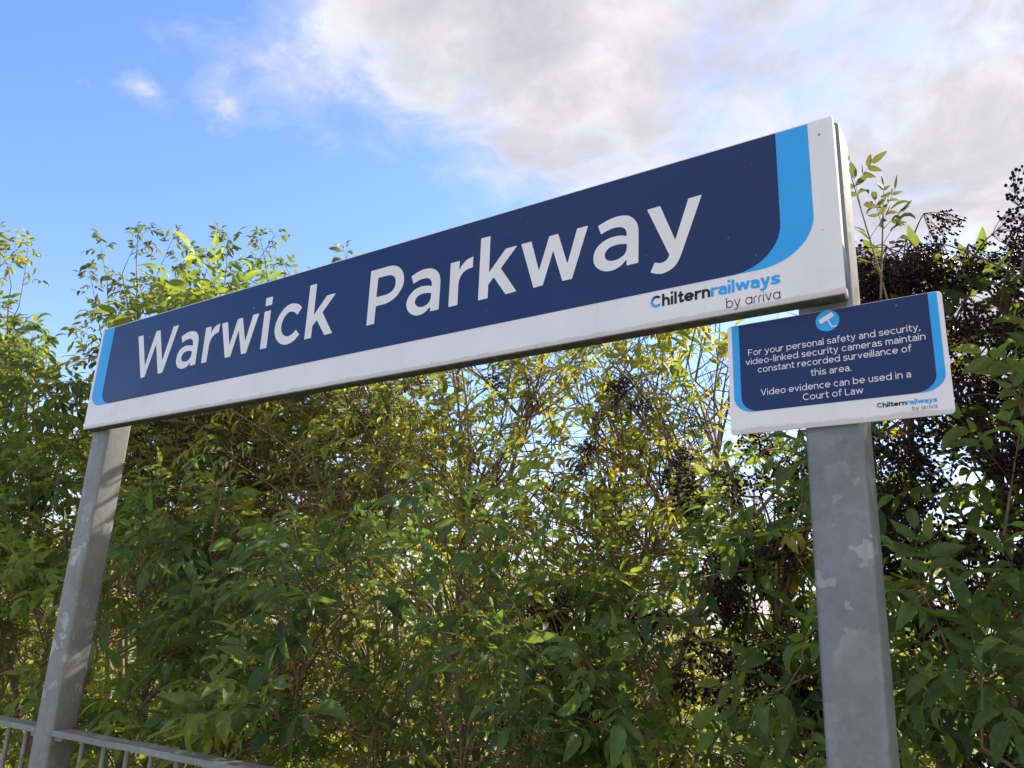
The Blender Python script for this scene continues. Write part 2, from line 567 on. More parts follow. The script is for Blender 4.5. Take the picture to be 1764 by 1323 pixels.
def march(D, xs, ys):
    """polygons of the region D<0 (non overlapping), runs of full cells merged"""
    V = []; F = []; cache = {}

    def vid(key, x, y):
        if key not in cache:
            cache[key] = len(V); V.append((x, y))
        return cache[key]
    ny, nx = D.shape
    ins = D < 0
    for j in range(ny - 1):
        full = ins[j, :-1] & ins[j, 1:] & ins[j + 1, :-1] & ins[j + 1, 1:]
        anyi = ins[j, :-1] | ins[j, 1:] | ins[j + 1, :-1] | ins[j + 1, 1:]
        idx = np.nonzero(anyi)[0]
        k = 0
        while k < len(idx):
            i = idx[k]
            if full[i]:
                i2 = i
                while i2 + 1 < nx - 1 and full[i2 + 1]:
                    i2 += 1
                F.append((vid(('c', i, j), xs[i], ys[j]), vid(('c', i2 + 1, j), xs[i2 + 1], ys[j]),
                          vid(('c', i2 + 1, j + 1), xs[i2 + 1], ys[j + 1]), vid(('c', i, j + 1), xs[i], ys[j + 1])))
                while k < len(idx) and idx[k] <= i2:
                    k += 1
                continue
            cs = [(i, j), (i + 1, j), (i + 1, j + 1), (i, j + 1)]
            poly = []
            for q in range(4):
                a = cs[q]; b = cs[(q + 1) % 4]
                da = D[a[1], a[0]]; db = D[b[1], b[0]]
                if da < 0:
                    poly.append(vid(('c',) + a, xs[a[0]], ys[a[1]]))
                if (da < 0) != (db < 0):
                    t = da / (da - db)
                    x = xs[a[0]] + t * (xs[b[0]] - xs[a[0]]); y = ys[a[1]] + t * (ys[b[1]] - ys[a[1]])
                    poly.append(vid(('e',) + min(a, b) + max(a, b), x, y))
            if len(poly) > 2:
                F.append(tuple(poly))
            k += 1
    return V, F


def region(sdf, x0, x1, y0, y1, step):
    xs = np.arange(x0 - 2 * step, x1 + 2 * step, step); ys = np.arange(y0 - 2 * step, y1 + 2 * step, step)
    X, Y = np.meshgrid(xs, ys)
    return march(sdf(X, Y), xs, ys)


class Sheet:
    def __init__(s): s.V = []; s.F = []

    def put(s, V, F, y, ox=0.0, oz=0.0, sx=1.0, sz=1.0):
        n = len(s.V)
        s.V += [(ox + a * sx, y, oz + b * sz) for a, b in V]
        s.F += [tuple(i + n for i in f) for f in F]

    def build(s, name, mt, parent, label=None):
        o = add(name, mesh(name, s.V, s.F, [mt]), parent)
        if label:
            o['label'] = label
        return o


# ------------------------------------------------------------ stroke alphabet (cap height 1, x-height XH)
XH = 0.73


def arc(cx, cy, rx, ry, a0, a1, n=28):
    t = np.radians(np.linspace(a0, a1, n))
    return np.stack([cx + rx * np.cos(t), cy + ry * np.sin(t)], 1)


def glyph(ch, s, rounded=False):
    h = s / 2; X = XH; t = X - h
    ln = lambda *p: np.array(p, float)
    def bowl(x0, w_): return arc(x0 + w_ / 2, X / 2, w_ / 2 - h, X / 2 - h, 0, 360)
    w_ = 0.76 + (s - .1) * 0.5
    if ch == 'F': return [ln((h, 0), (h, 1)), ln((h, 1 - h), (.66, 1 - h)), ln((h, .5), (.6, .5))], .70
    if ch == 'V': return [ln((h, 1), (.43, h * .6)), ln((.43, h * .6), (.86 - h, 1))], .86
    if ch == 'L': return [ln((h, 0), (h, 1)), ln((h, h), (.6, h))], .62
    if ch == 'C': return [arc(.5, .5, .5 - h, .5 - h, 47, 313)], .90
    if ch == 'o': return [bowl(0, w_)], w_
    if ch == 'e': return [arc(w_ / 2, X / 2, w_ / 2 - h, X / 2 - h, 0, 318), ln((h * 1.3, X / 2), (w_ - h * .4, X / 2))], w_ - .02
    if ch == 'c': return [arc(w_ / 2, X / 2, w_ / 2 - h, X / 2 - h, 48, 312)], w_ - .08
    if ch == 'd': return [bowl(0, w_), ln((w_ - h, 0), (w_ - h, 1.04))], w_
    if ch == 'q1' or (ch == 'a' and rounded): return [bowl(0, w_), ln((w_ - h, 0), (w_ - h, X))], w_
    if ch == 'b': return [bowl(0, w_), ln((h, 0), (h, 1.04))], w_
    if ch == 'p': return [bowl(0, w_), ln((h, -.25), (h, X))], w_
    if ch == 'i':
        return [ln((h, 0), (h, X)), ln((h, .89), (h, .89 + max(s * 1.1, .13)))], s + .02
    if ch == 'l': return [ln((h, 0), (h, 1.04))], s + .02
    if ch == 'n' or ch == 'h':
        r = .31
        a = [ln((h, 0), (h, 1.04 if ch == 'h' else X)), np.vstack([arc(r + .02, X - r, r - h + .02, r - h, 175, 0, 20), [(2 * r + .04 - h, 0)]])]
        return a, 2 * r + .04
    if ch == 'u':
        r = .31
        return [np.vstack([[(h, X)], arc(r, r, r - h, r - h, 180, 360, 20)]), ln((2 * r - h, 0), (2 * r - h, X))], 2 * r
    if ch == 'm':
        r = .27
        p = 2 * r - s
        return [ln((h, 0), (h, X)), np.vstack([arc(r, X - r, r - h, r - h, 180, 0, 18), [(2 * r - h, 0)]]),
                np.vstack([arc(r + p, X - r, r - h, r - h, 180, 0, 18), [(2 * r + p - h, 0)]])], 2 * r + p
    if ch == 'r':
        if rounded:
            return [np.vstack([[(h, 0), (h, X - .3)], arc(h + .3, X - h - .3 + .0, .3, .3, 180, 92, 12)])], .36
        return [ln((h, 0), (h, X)), open_cat([(h, X * .5), (.14 + h * .4, X - .16), (.26 + h * .5, X - h * 1.3), (.38 + h, X - h * .9)])], (.38 + h * .7 + .05)
    if ch == 's':
        return [open_cat([(.53, X - .13 - h * .2), (.42, X - h * 1.05), (.29, X - h), (.14, X - h * 1.6), (h + .02, X * .72), (.14, X * .56), (.30, X * .50), (.47, X * .42), (.56 - h * .3, X * .26), (.47, h * 1.5), (.30, h), (.14, h * 1.3), (.01 + h * .3, .10 + h * .3)])], .58
    if ch == 't':
        return [ln((.12 + h, .95), (.12 + h, .2)), open_cat([(.12 + h, .24), (.15 + h, .10), (.26 + h * .8, h), (.44, h * 1.5)]), ln((0, X - h), (.44, X - h))], .44
    if ch == 'f':
        return [ln((.12 + h, 0), (.12 + h, .8)), open_cat([(.12 + h, .78), (.16 + h, .94), (.27 + h * .6, 1.04 - h), (.44, 1.04 - h * 1.3)]), ln((0, X - h), (.42, X - h))], .42
    if ch == 'y':
        return [ln((h * .9, X), (.34, h * .5)), open_cat([(.68 - h * .9, X), (.34, h * .5 - .04), (.26, -.17), (.15, -.25 + h * .6), (.02, -.22)])], .68
    if ch == 'v': return [ln((h * .9, X), (.335, h * .7)), ln((.335, h * .7), (.67 - h * .9, X))], .67
    if ch == 'w': return [ln((h * .8, X), (.27, h * .8)), ln((.27, h * .8), (.5, X - h * .2)), ln((.5, X - h * .2), (.73, h * .8)), ln((.73, h * .8), (1 - h * .8, X))], 1.0
    if ch == 'k': return [ln((h, 0), (h, 1.04)), ln((h, .22), (.58, X)), ln((.24, .40), (.62 - h * .3, 0))], .62
    if ch == 'a':
        r = .60 + (s - .1) * .35
        return [np.vstack([open_cat([(.09, X - .12 - h * .1), (.19, X - h * 1.25), (.32, X - h), (.46, X - h * 1.5), (r - h, X * .64)]), [(r - h, 0)]]),
                open_cat([(r - h, X * .52 + h * .2), (.36, X * .57 + h * .2), (.14, X * .50), (h, X * .28), (.12, h * 1.5), (.27, h), (r * .72, .11), (r - h, X * .34)])], r
    if ch == '-': return [ln((.04, .37), (.38, .37))], .42
    if ch == '.': return [ln((.02, s * .55), (.02 + s * 1.1, s * .55))], s * 1.2
    if ch == ',': return [ln((.02, s * .55), (.02 + s * 1.1, s * .55)), ln((.03 + h * 1.2, s * .5), (.0, -.16))], s * 1.2
    raise KeyError(ch)


def text_line(sheet, txt, x0, x1, base, cap, s, y, track=.13, space=.34, rounded=False, res=4.5):
    """stroke text from x0 to x1 (m) with cap height cap"""
    x = 0; items = []
    for ch in txt:
        if ch == ' ':
            x += space; continue
        g_, adv = glyph(ch, s, rounded)
        items.append((ch, x)); x += adv + track
    x -= track
    k = (x1 - x0) / x
    done = {}
    for ch, ox in items:
        if ch not in done:
            g_, adv = glyph(ch, s, rounded)
            P = np.vstack(g_); mn = P.min(0) - s; mx = P.max(0) + s
            done[ch] = region(lambda X_, Y_: sdf_strokes(g_, s / 2, X_, Y_), mn[0], mx[0], mn[1], mx[1], s / res)
        sheet.put(*done[ch], y, x0 + ox * k, base, k, cap)
    return k / cap


def ubox(x0, x1, z0, z1, r, step):
    """plate open at the top with rounded lower corners of radius r (superelliptic)"""
    def f(X, Y):
        cx = np.clip(X, x0 + r[0], x1 - r[1])
        rr = np.where(X < (x0 + x1) / 2, r[0], r[1])
        cy = np.maximum(Y, z0 + rr)
        d = np.hypot(X - cx, np.minimum(Y - cy, 0)) - rr
        d = np.where((X >= x0 + r[0]) & (X <= x1 - r[1]) & (Y > z0), np.maximum(z0 - Y, -1), d)
        d = np.where(Y >= z0 + rr, np.maximum(x0 - X, X - x1), d)
        return np.maximum(d, Y - z1)
    return f


def rounded_u(x0, x1, z0, z1, ra, rb, n=14):
    """outline of the plate: straight top corners, elliptic lower corners (ra left, rb right = (rx, rz))"""
    p = [(x0, z1)]
    for i in range(n + 1):
        a = math.pi + i / n * math.pi / 2
        p.append((x0 + ra[0] + ra[0] * math.cos(a), z0 + ra[1] + ra[1] * math.sin(a)))
    for i in range(n + 1):
        a = 1.5 * math.pi + i / n * math.pi / 2
        p.append((x1 - rb[0] + rb[0] * math.cos(a), z0 + rb[1] + rb[1] * math.sin(a)))
    p.append((x1, z1))
    return p


def flat(name, pts, y, mt, parent, label=None):
    o = add(name, mesh(name, [(a, y, b) for a, b in pts], [tuple(range(len(pts)))], [mt]), parent)
    if label:
        o['label'] = label
    return o


# ------------------------------------------------------------ the station name sign
SW, SH, ST = 2.5694, 0.375, 0.0378
sign = empty('station_name_sign', (0, 0, Z0), 'long navy and white station name sign reading Warwick Parkway on two posts', 'sign')
V, F = box_vf(0, SW, 0.0, 0.014, 0, SH)
face = bevel(add('face_panel', mesh('face_panel', V, F, [M_WHITE]), sign), 0.0022, 2)
# folded tray behind the face, with a shadow gap between the two
box('tray', (0.0025, SW - 0.0025, 0.0145, ST - 0.0004, 0.0025, SH - 0.0025), M_RIM, sign, 0.002)
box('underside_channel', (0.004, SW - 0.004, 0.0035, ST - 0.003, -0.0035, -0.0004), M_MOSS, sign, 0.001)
for xx in (0.22, 1.25, 2.30):
    box('rear_channel', (xx, xx + 0.04, ST + 0.0005, ST + 0.02, 0.03, SH - 0.04), M_STRUT, sign, 0.002)
bl = rounded_u(0.0165, 2.5225, 0.0795, SH - 0.0035, (0.062, 0.052), (0.11, 0.092))
nv = rounded_u(0.0835, 2.4590, 0.0797, SH - 0.0035, (0.060, 0.050), (0.10, 0.090))
flat('light_blue_border', bl, -0.0004, M_BLUE, sign)
flat('navy_field', nv, -0.0008, M_NAVY, sign)
# blue sticker folded down the right-hand return
fx = SW + 0.0004
o = add('side_label', mesh('side_label', [(fx, .004, .012), (fx, ST - .004, .012), (fx, ST - .004, .086), (fx, ST - .012, .094), (fx, .004, .100)], [(0, 1, 2, 3, 4)], [M_NAVY]), sign)

GL = json.loads(r'''{"W": [[[249.3, 307.2, 1], [279.2, 307.1, 1], [321.1, 190.9, 1], [354.7, 308.4, 1], [378.3, 308.3, 1], [418.6, 193.2, 1], [452.1, 308.4, 1], [481.5, 308.5, 1], [431.7, 149.7, 1], [406.3, 148.9, 1], [366.5, 260.5, 1], [330.9, 148.4, 1], [308.8, 147.5, 1]]], "a1": [[[507.4, 263.1, 1], [525.0, 269.3], [545.2, 273.3], [566.7, 272.0], [585.7, 265.3], [599.4, 250.6], [604.7, 234.4, 1], [606.7, 151.9, 1], [579.3, 151.7, 1], [578.7, 163.7, 1], [564.4, 151.9], [547.2, 147.7], [529.6, 149.0], [512.0, 157.0], [501.2, 172.2], [498.4, 188.1], [502.1, 205.6], [513.1, 218.1], [530.0, 224.4], [551.0, 225.3], [578.2, 220.3, 1], [576.7, 230.5], [570.0, 241.9], [558.0, 247.0], [542.0, 247.4], [529.6, 244.3], [517.0, 239.8, 1]], [[577.5, 201.8, 1], [554.0, 206.0], [536.4, 202.8], [527.0, 194.0], [525.9, 183.9], [532.5, 175.2], [545.8, 170.3], [562.6, 171.5], [572.7, 177.6], [577.8, 187.0]]], "r1": [[[634.4, 271.5, 1], [663.1, 271.1, 1], [665.4, 246.1, 1], [673.1, 260.0], [685.6, 269.6], [705.0, 273.7, 1], [705.1, 244.7, 1], [688.0, 241.4], [673.2, 231.4], [665.2, 214.3], [664.1, 199.4, 1], [663.8, 151.4, 1], [637.3, 151.5, 1]]], "w1": [[[715.9, 271.3, 1], [744.1, 271.8, 1], [768.7, 190.9, 1], [792.3, 272.5, 1], [816.0, 273.1, 1], [843.2, 191.3, 1], [864.6, 273.6, 1], [892.8, 273.2, 1], [855.7, 151.6, 1], [832.6, 150.9, 1], [804.4, 233.0, 1], [781.1, 151.3, 1], [755.0, 151.1, 1]]], "i": [[[916.4, 317.4, 1], [947.1, 317.5, 1], [947.2, 291.1, 1], [917.6, 291.5, 1]], [[917.2, 273.2, 1], [945.9, 273.5, 1], [948.0, 153.2, 1], [919.1, 153.1, 1]]], "c": [[[1084.7, 255.2, 1], [1071.2, 266.9], [1053.9, 274.1], [1032.9, 276.5], [1011.2, 270.1], [989.5, 251.4], [977.3, 226.8], [974.9, 202.0], [984.1, 178.8], [1002.0, 160.2], [1025.8, 150.5], [1049.5, 150.7], [1070.3, 158.7], [1086.0, 172.7, 1], [1069.1, 189.3, 1], [1057.1, 179.6], [1042.3, 174.8], [1025.9, 177.0], [1011.0, 188.3], [1003.5, 205.4], [1004.7, 223.5], [1014.8, 241.7], [1031.2, 251.2], [1051.2, 247.9], [1067.7, 235.7, 1]]], "k1": [[[1109.1, 319.3, 1], [1136.7, 319.0, 1], [1138.9, 221.5, 1], [1185.1, 273.1, 1], [1220.0, 272.9, 1], [1173.7, 223.5, 1], [1222.7, 152.8, 1], [1192.0, 151.8, 1], [1153.7, 203.9, 1], [1137.7, 187.4, 1], [1138.5, 152.6, 1], [1110.3, 152.3, 1]]], "P": [[[1350.8, 311.1, 1], [1410.9, 311.5, 1], [1425.4, 310.9], [1440.3, 307.4], [1455.8, 298.2], [1468.2, 283.8], [1474.7, 265.8], [1474.4, 247.7], [1466.5, 231.3], [1452.5, 216.1], [1433.5, 206.8], [1413.7, 202.4, 1], [1381.3, 201.8, 1], [1380.7, 151.5, 1], [1353.0, 151.2, 1]], [[1380.5, 284.8, 1], [1418.7, 284.6, 1], [1431.5, 281.1], [1441.8, 272.9], [1445.7, 262.0], [1444.5, 245.7], [1434.8, 234.5], [1418.2, 228.8, 1], [1379.9, 228.2, 1]]], "a2": [[[1501.3, 262.9, 1], [1521.0, 270.4], [1542.0, 274.3], [1563.3, 272.4], [1581.3, 264.8], [1594.1, 251.9], [1600.5, 235.3], [1601.9, 217.6, 1], [1602.2, 150.9, 1], [1573.9, 150.8, 1], [1573.7, 164.2, 1], [1558.1, 152.2], [1541.6, 147.5], [1522.1, 149.5], [1503.2, 161.0], [1492.9, 177.3], [1491.5, 192.1], [1499.2, 208.3], [1515.3, 221.2], [1536.0, 226.6], [1555.3, 225.3], [1573.9, 220.6, 1], [1571.5, 233.6], [1564.9, 242.2], [1553.8, 247.0], [1535.4, 247.4], [1520.3, 243.7], [1510.4, 240.1, 1]], [[1573.9, 201.2, 1], [1557.7, 204.8], [1540.5, 204.8], [1526.6, 199.6], [1520.1, 189.7], [1524.5, 177.6], [1536.0, 169.9], [1550.5, 168.6], [1565.1, 173.7], [1572.4, 184.1]]], "r2": [[[1631.8, 271.0, 1], [1660.6, 271.2, 1], [1660.6, 244.9, 1], [1668.2, 256.7], [1682.6, 268.7], [1702.9, 273.6, 1], [1703.0, 244.3, 1], [1686.9, 242.4], [1672.2, 234.7], [1663.0, 219.9], [1660.7, 203.6, 1], [1662.0, 151.1, 1], [1633.5, 150.8, 1]]], "k2": [[[1724.2, 317.7, 1], [1753.0, 317.7, 1], [1754.3, 218.6, 1], [1801.6, 271.5, 1], [1835.5, 271.9, 1], [1789.4, 221.9, 1], [1838.2, 152.1, 1], [1807.2, 150.5, 1], [1769.6, 202.7, 1], [1753.9, 186.0, 1], [1754.6, 150.8, 1], [1725.8, 150.5, 1]]], "w2": [[[1846.6, 272.1, 1], [1875.5, 272.5, 1], [1899.8, 191.3, 1], [1925.2, 273.6, 1], [1949.6, 274.1, 1], [1976.7, 191.3, 1], [2000.3, 274.4, 1], [2029.1, 274.9, 1], [1989.8, 151.5, 1], [1964.5, 151.3, 1], [1937.4, 233.7, 1], [1911.7, 151.8, 1], [1886.3, 150.6, 1]]], "a3": [[[2054.9, 266.7, 1], [2074.3, 273.5], [2093.9, 277.5], [2110.8, 277.6], [2127.7, 274.0], [2140.6, 265.0], [2150.2, 252.1], [2154.2, 239.6], [2155.1, 226.6, 1], [2154.6, 153.7, 1], [2126.5, 153.3, 1], [2126.3, 168.4, 1], [2114.5, 157.3], [2100.6, 151.0], [2086.5, 149.4], [2070.9, 152.3], [2056.2, 161.5], [2046.6, 174.6], [2044.4, 189.3], [2047.6, 205.5], [2058.5, 218.5], [2075.4, 227.3], [2095.0, 230.2], [2110.5, 229.2], [2127.0, 224.1, 1], [2125.8, 235.3], [2120.5, 244.4], [2110.1, 250.0], [2094.5, 251.8], [2077.5, 249.0], [2062.9, 243.8, 1]], [[2127.6, 204.2, 1], [2116.0, 207.6], [2098.0, 208.8], [2082.6, 204.9], [2073.7, 195.4], [2073.3, 185.2], [2079.4, 176.7], [2091.1, 172.5], [2106.5, 173.6], [2120.4, 180.5], [2125.9, 189.3]]], "y": [[[2175.9, 274.9, 1], [2206.4, 275.8, 1], [2240.0, 186.4, 1], [2271.0, 275.8, 1], [2300.8, 276.7, 1], [2253.5, 151.9, 1], [2246.9, 138.4], [2238.1, 126.9], [2224.9, 119.3], [2210.2, 116.2], [2196.8, 118.3], [2182.8, 124.1, 1], [2192.6, 145.3, 1], [2204.2, 141.4], [2214.6, 142.1], [2222.0, 147.2], [2226.4, 155.0, 1]]]}''')
for word, keys in (('Warwick', ['W', 'a1', 'r1', 'w1', 'i', 'c', 'k1']), ('Parkway', ['P', 'a2', 'r2', 'k2', 'w2', 'a3', 'y'])):
    for key in keys:
        conts = [catmull(c) / 1000 for c in GL[key]]
        A = np.vstack(conts)
        sh = Sheet()
        sh.put(*region(lambda X_, Y_: sdf_contours(conts, X_, Y_), A[:, 0].min(), A[:, 0].max(), A[:, 1].min(), A[:, 1].max(), 0.0016), -0.0012)
        sh.build('letter', M_LETTER, sign)


def logo(parent, x0, xm, x1, base, cap, y, bx0, bx1, bbase, bcap):
    d = Sheet(); text_line(d, 'Chiltern', x0, xm - cap * .05, base, cap, .205, y, .075)
    d.build('logo_word', M_BLACK, parent)
    d = Sheet(); text_line(d, 'railways', xm, x1, base, cap, .205, y, .055)
    d.build('logo_word', M_BLUE, parent)
    # light crescent over the lower left of the C
    def cres(X, Y):
        s_ = .205
        ring = np.abs(np.hypot((X - .5) / 1.0, (Y - .5)) - (.5 - s_ / 2)) - s_ / 2
        return np.maximum(np.maximum(ring, .40 - np.hypot(X - .60, Y - .62)), np.maximum(X - .86, Y - .93))
    c = Sheet(); kx = cap * .93
    c.put(*region(cres, -.05, 1.0, -.05, 1.05, .03), y - .0003, x0, base, kx, cap)
    c.build('logo_crescent', M_BLUE, parent)
    d = Sheet(); text_line(d, 'by arriva', bx0, bx1, bbase, bcap, .095, y, .14, .40, True)
    d.build('logo_word', M_BLACK, parent)


logo(sign, 2.1825, 2.3140, 2.4520, 0.0425, 0.0262, -0.0006, 2.345, 2.4515, 0.0112, 0.0215)

# ------------------------------------------------------------ posts
PW, PD = 0.1003, 0.0864


def post(x0, ztop, mt, label):
    p = empty('sign_post', (x0 + PW / 2, ST + PD / 2, 0), label, 'post', 'galvanised posts carrying the name sign')
    a, b, r = PW / 2, PD / 2, 0.011
    pts = []
    for cx, cy, s0 in ((a - r, b - r, 0), (-a + r, b - r, 90), (-a + r, -b + r, 180), (a - r, -b + r, 270)):
        for i in range(6):
            t = R(s0 + i * 18)
            pts.append((cx + r * math.cos(t), cy + r * math.sin(t)))
    n = len(pts)
    zs = [-0.4] + list(np.linspace(0.02, ztop, 14))
    V = [(x, y, z) for z in zs for x, y in pts]
    F = [(k * n + i, k * n + (i + 1) % n, (k + 1) * n + (i + 1) % n, (k + 1) * n + i) for k in range(len(zs) - 1) for i in range(n)]
    o = add('shaft', mesh('shaft', V, F, [mt]), p)
    o.data.polygons.foreach_set('use_smooth', np.ones(len(o.data.polygons), bool))
    V = [(x * .985, y * .985, z) for z in (ztop - 0.001, ztop + 0.004) for x, y in pts]
    F = [tuple(range(n - 1, -1, -1)), tuple(range(n, 2 * n))] + [(i, (i + 1) % n, n + (i + 1) % n, n + i) for i in range(n)]
    add('cap', mesh('cap', V, F, [mt]), p)
    V, F = box_vf(-.1, .1, -.1, .1, 0.0008, 0.012)
    return p


post_l = post(-0.0055, Z0 + 0.372, M_GALV2, 'galvanised steel post under the left end of the name sign')
post_r = post(2.4712, Z0 + 0.3795, M_GALV, 'galvanised steel post behind the security notice at the right end')

# ------------------------------------------------------------ the security notice
NW, NH = 0.3854, 0.2221
notice = empty('security_notice', (2.3353, 0.0285, Z0 - 0.2389), 'small navy and white notice about video security cameras fixed to the right-hand post', 'sign')
notice.rotation_euler = (0, R(-0.05), R(-0.3))


def rrect(x0, x1, z0, z1, r, n=6):
    p = []
    for cx, cz, a0 in ((x0 + r, z0 + r, 180), (x1 - r, z0 + r, 270), (x1 - r, z1 - r, 0), (x0 + r, z1 - r, 90)):
        for i in range(n + 1):
            t = R(a0 + 90 * i / n)
            p.append((cx + r * math.cos(t), cz + r * math.sin(t)))
    return p


V, F = prism(rrect(0, NW, 0, NH, 0.0075), 0, 0.004)
bevel(add('panel', mesh('panel', V, F, [M_WHITE]), notice), 0.0006, 1)
flat('light_blue_border', rounded_u(0.0092, 0.3778, 0.0418, NH - 0.0012, (0.036, 0.032), (0.038, 0.030)), -0.0004, M_BLUE, notice)
flat('navy_field', rounded_u(0.0237, 0.3635, 0.0420, NH - 0.0012, (0.034, 0.031), (0.037, 0.030)), -0.0008, M_NAVY, notice)
yt = -0.0012
for txt, x0, x1, base in (('For your personal safety and security,', .0408, .3462, .1546), ('video-linked security cameras maintain', .0352, .3530, .1360),
                          ('constant recorded surveillance of', .0582, .3290, .1178), ('this area.', .1566, .2277, .0972),
                          ('Video evidence can be used in a', .0620, .3243, .0713), ('Court of Law', .1396, .2447, .0523)):
    s_ = Sheet(); text_line(s_, txt, x0, x1, base, 0.0128, .110, yt, .13, .36)
    s_.build('text_line', M_LETTER, notice)
logo(notice, .2650, .3130, .3600, .0232, .0086, -0.0006, .3210, .3595, .0122, .0074)
# camera pictogram in a light blue disc
pc = [(0.1926 + .0214 * math.cos(t), 0.2002 + .0205 * math.sin(t)) for t in np.linspace(0, 2 * math.pi, 49)[:-1]]
flat('camera_disc', pc, -0.0011, M_BLUE, notice)
cp = Sheet()
cp.put([(.1762, .2036), (.2010, .2162), (.2056, .2080), (.1816, .1957), (.1795, .1972), (.1782, .2018)], [(0, 5, 4, 3, 2, 1)], -0.0015)
cp.put([(.1927, .2010), (.1944, .2018), (.2008, .1880), (.1992, .1862)], [(0, 3, 2, 1)], -0.0016)
cp.put([(.1992, .1862), (.2006, .1884), (.2098, .1888), (.2088, .1868)], [(0, 3, 2, 1)], -0.0014)
cp.build('camera_pictogram', M_LETTER, notice)
for xx in (0.165, 0.215):
    box('clamp', (xx, xx + .02, 0.0042, 0.0092, 0.05, 0.17), M_STRUT, notice)

# ------------------------------------------------------------ the railing
RZ = Z0 - 0.979
RY0, RY1 = 0.041, 0.108


def railing(x0, x1, x_first, label, seed):
    rl = empty('railing', ((x0 + x1) / 2, (RY0 + RY1) / 2, 0), label, 'railing', 'railing panels between the sign posts')
    ox, oy = rl.location[0], rl.location[1]
    n = 24
    xs = np.linspace(x0, x1, n)
    def bar(name, z0, z1):
        V = []; F = []
        rr = np.random.default_rng(seed)
        for i, x in enumerate(xs):
            dz = rr.normal(0, .0006)
            V += [(x - ox, RY0 - oy, z0 + dz), (x - ox, RY1 - oy, z0 + dz), (x - ox, RY1 - oy, z1 + dz), (x - ox, RY0 - oy, z1 + dz)]
        for i in range(n - 1):
            for k in range(4):
                F.append((i * 4 + k, (i + 1) * 4 + k, (i + 1) * 4 + (k + 1) % 4, i * 4 + (k + 1) % 4))
        F += [(0, 1, 2, 3), tuple((n - 1) * 4 + k for k in (3, 2, 1, 0))]
        o = bevel(add(name, mesh(name, V, F, [M_RAIL]), rl), 0.002, 2)
        return o
    bar('top_rail', RZ - 0.018, RZ)
    bar('bottom_rail', 0.16, 0.172)
    me = None
    x = x_first
    while x < x1 - 0.03:
        if x > x0 + 0.02:
            if me is None:
                V = []; F = []
                for z in (0.172, RZ - 0.0182):
                    for i in range(10):
                        V.append((0.0082 * math.cos(i * .6283), 0.0082 * math.sin(i * .6283), z))
                F = [(i, (i + 1) % 10, 10 + (i + 1) % 10, 10 + i) for i in range(10)]
                me = mesh('baluster', V, F, [M_RAIL], smooth=True)
            add('baluster', me, rl, (x - ox, (RY0 + RY1) / 2 - oy - .004, 0))
        x += 0.120
    for xe, s_ in ((x0, 1), (x1, -1)):       # short lug under each end
        a, b = sorted((xe, xe + s_ * .045))
        box('lug', (a - ox, b - ox, RY0 + .012 - oy, RY1 - .012 - oy, RZ - 0.031, RZ - 0.0185), M_RAIL, rl, .001)
    return rl


railing(-2.9, -0.0060, -0.225 - 0.12 * 22, 'galvanised railing panel left of the left-hand sign post', 1)
rr_ = railing(0.0960, 2.4700, 0.236, 'galvanised railing panel running right from the left-hand sign post', 2)
box('rust_patch_plate', (0.096 - rr_.location[0], 0.118 - rr_.location[0], RY1 + 0.0005 - rr_.location[1], RY1 + 0.012 - rr_.location[1], RZ - 0.004, RZ + 0.006), M_RUST, rr_)


# ------------------------------------------------------------ leaves
def leaf_template(hi, curl, fold, twist, wid=0.40, seed=0):
    """blade of length 1 along +Y, normal +Z"""
    rr = np.random.default_rng(seed)
    ts = np.linspace(0, 1, 11) if hi else np.array([0, .14, .36, .6, .82, 1.0])
    cols = 5 if hi else 3
    def half(t):
        return wid * 0.5 * (np.sin(np.pi * np.clip(t, 0, 1) ** 0.78) ** 0.85) * (1 - 0.25 * t)
    V = []; UV = []; F = []
    rows = []
    for k, t in enumerate(ts):
        hw = half(t)
        tip = k == 0 or k == len(ts) - 1
        row = []
        us = [0.0] if tip else list(np.linspace(-1, 1, cols))
        for u in us:
            x = u * hw
            if hi and abs(u) == 1:
                x *= 1 + (0.07 if k % 2 else -0.05)
            z = abs(u) * hw * fold * (1 if True else 0)
            if hi:
                z += 0.012 * math.sin(9 * t + 3 * u + seed) * abs(u)
            y = t
            # bend downward along the length, and roll
            ang = curl * t
            yy = math.sin(ang) / curl if abs(curl) > 1e-3 else t
            zz = -(1 - math.cos(ang)) / curl if abs(curl) > 1e-3 else 0
            ny, nz = -math.sin(-ang), math.cos(ang)
            tw = twist * t
            X = x * math.cos(tw) + z * math.sin(tw)
            Zl = -x * math.sin(tw) + z * math.cos(tw)
            V.append((X, yy + Zl * math.sin(ang), zz + Zl * math.cos(ang)))
            UV.append((0.5 + u * 0.5 * 0.98, t))
            row.append(len(V) - 1)
        rows.append(row)
    for a, b in zip(rows[:-1], rows[1:]):
        if len(a) == 1:
            for i in range(len(b) - 1):
                F.append((a[0], b[i + 1], b[i]))
        elif len(b) == 1:
            for i in range(len(a) - 1):
                F.append((a[i], a[i + 1], b[0]))
        else:
            for i in range(len(a) - 1):
                F.append((a[i], a[i + 1], b[i + 1])); F.append((a[i], b[i + 1], b[i]))
    return np.array(V, np.float32), np.array(F, np.int32), np.array(UV, np.float32)


CURLS = [(0.55, .35, .25), (1.1, .55, -.4), (-0.35, .3, .2), (1.9, .9, .5)]
TLO = [leaf_template(False, *c, seed=i) for i, c in enumerate(CURLS)]
THI_ME = []
for i, c in enumerate(CURLS):
    v, f, uv = leaf_template(True, *c, seed=i)
    THI_ME.append(mesh('leaf', v, f, [M_LEAF1], smooth=True, uv=uv))


def unit(a):
    return a / np.maximum(np.linalg.norm(a, axis=-1, keepdims=True), 1e-9)


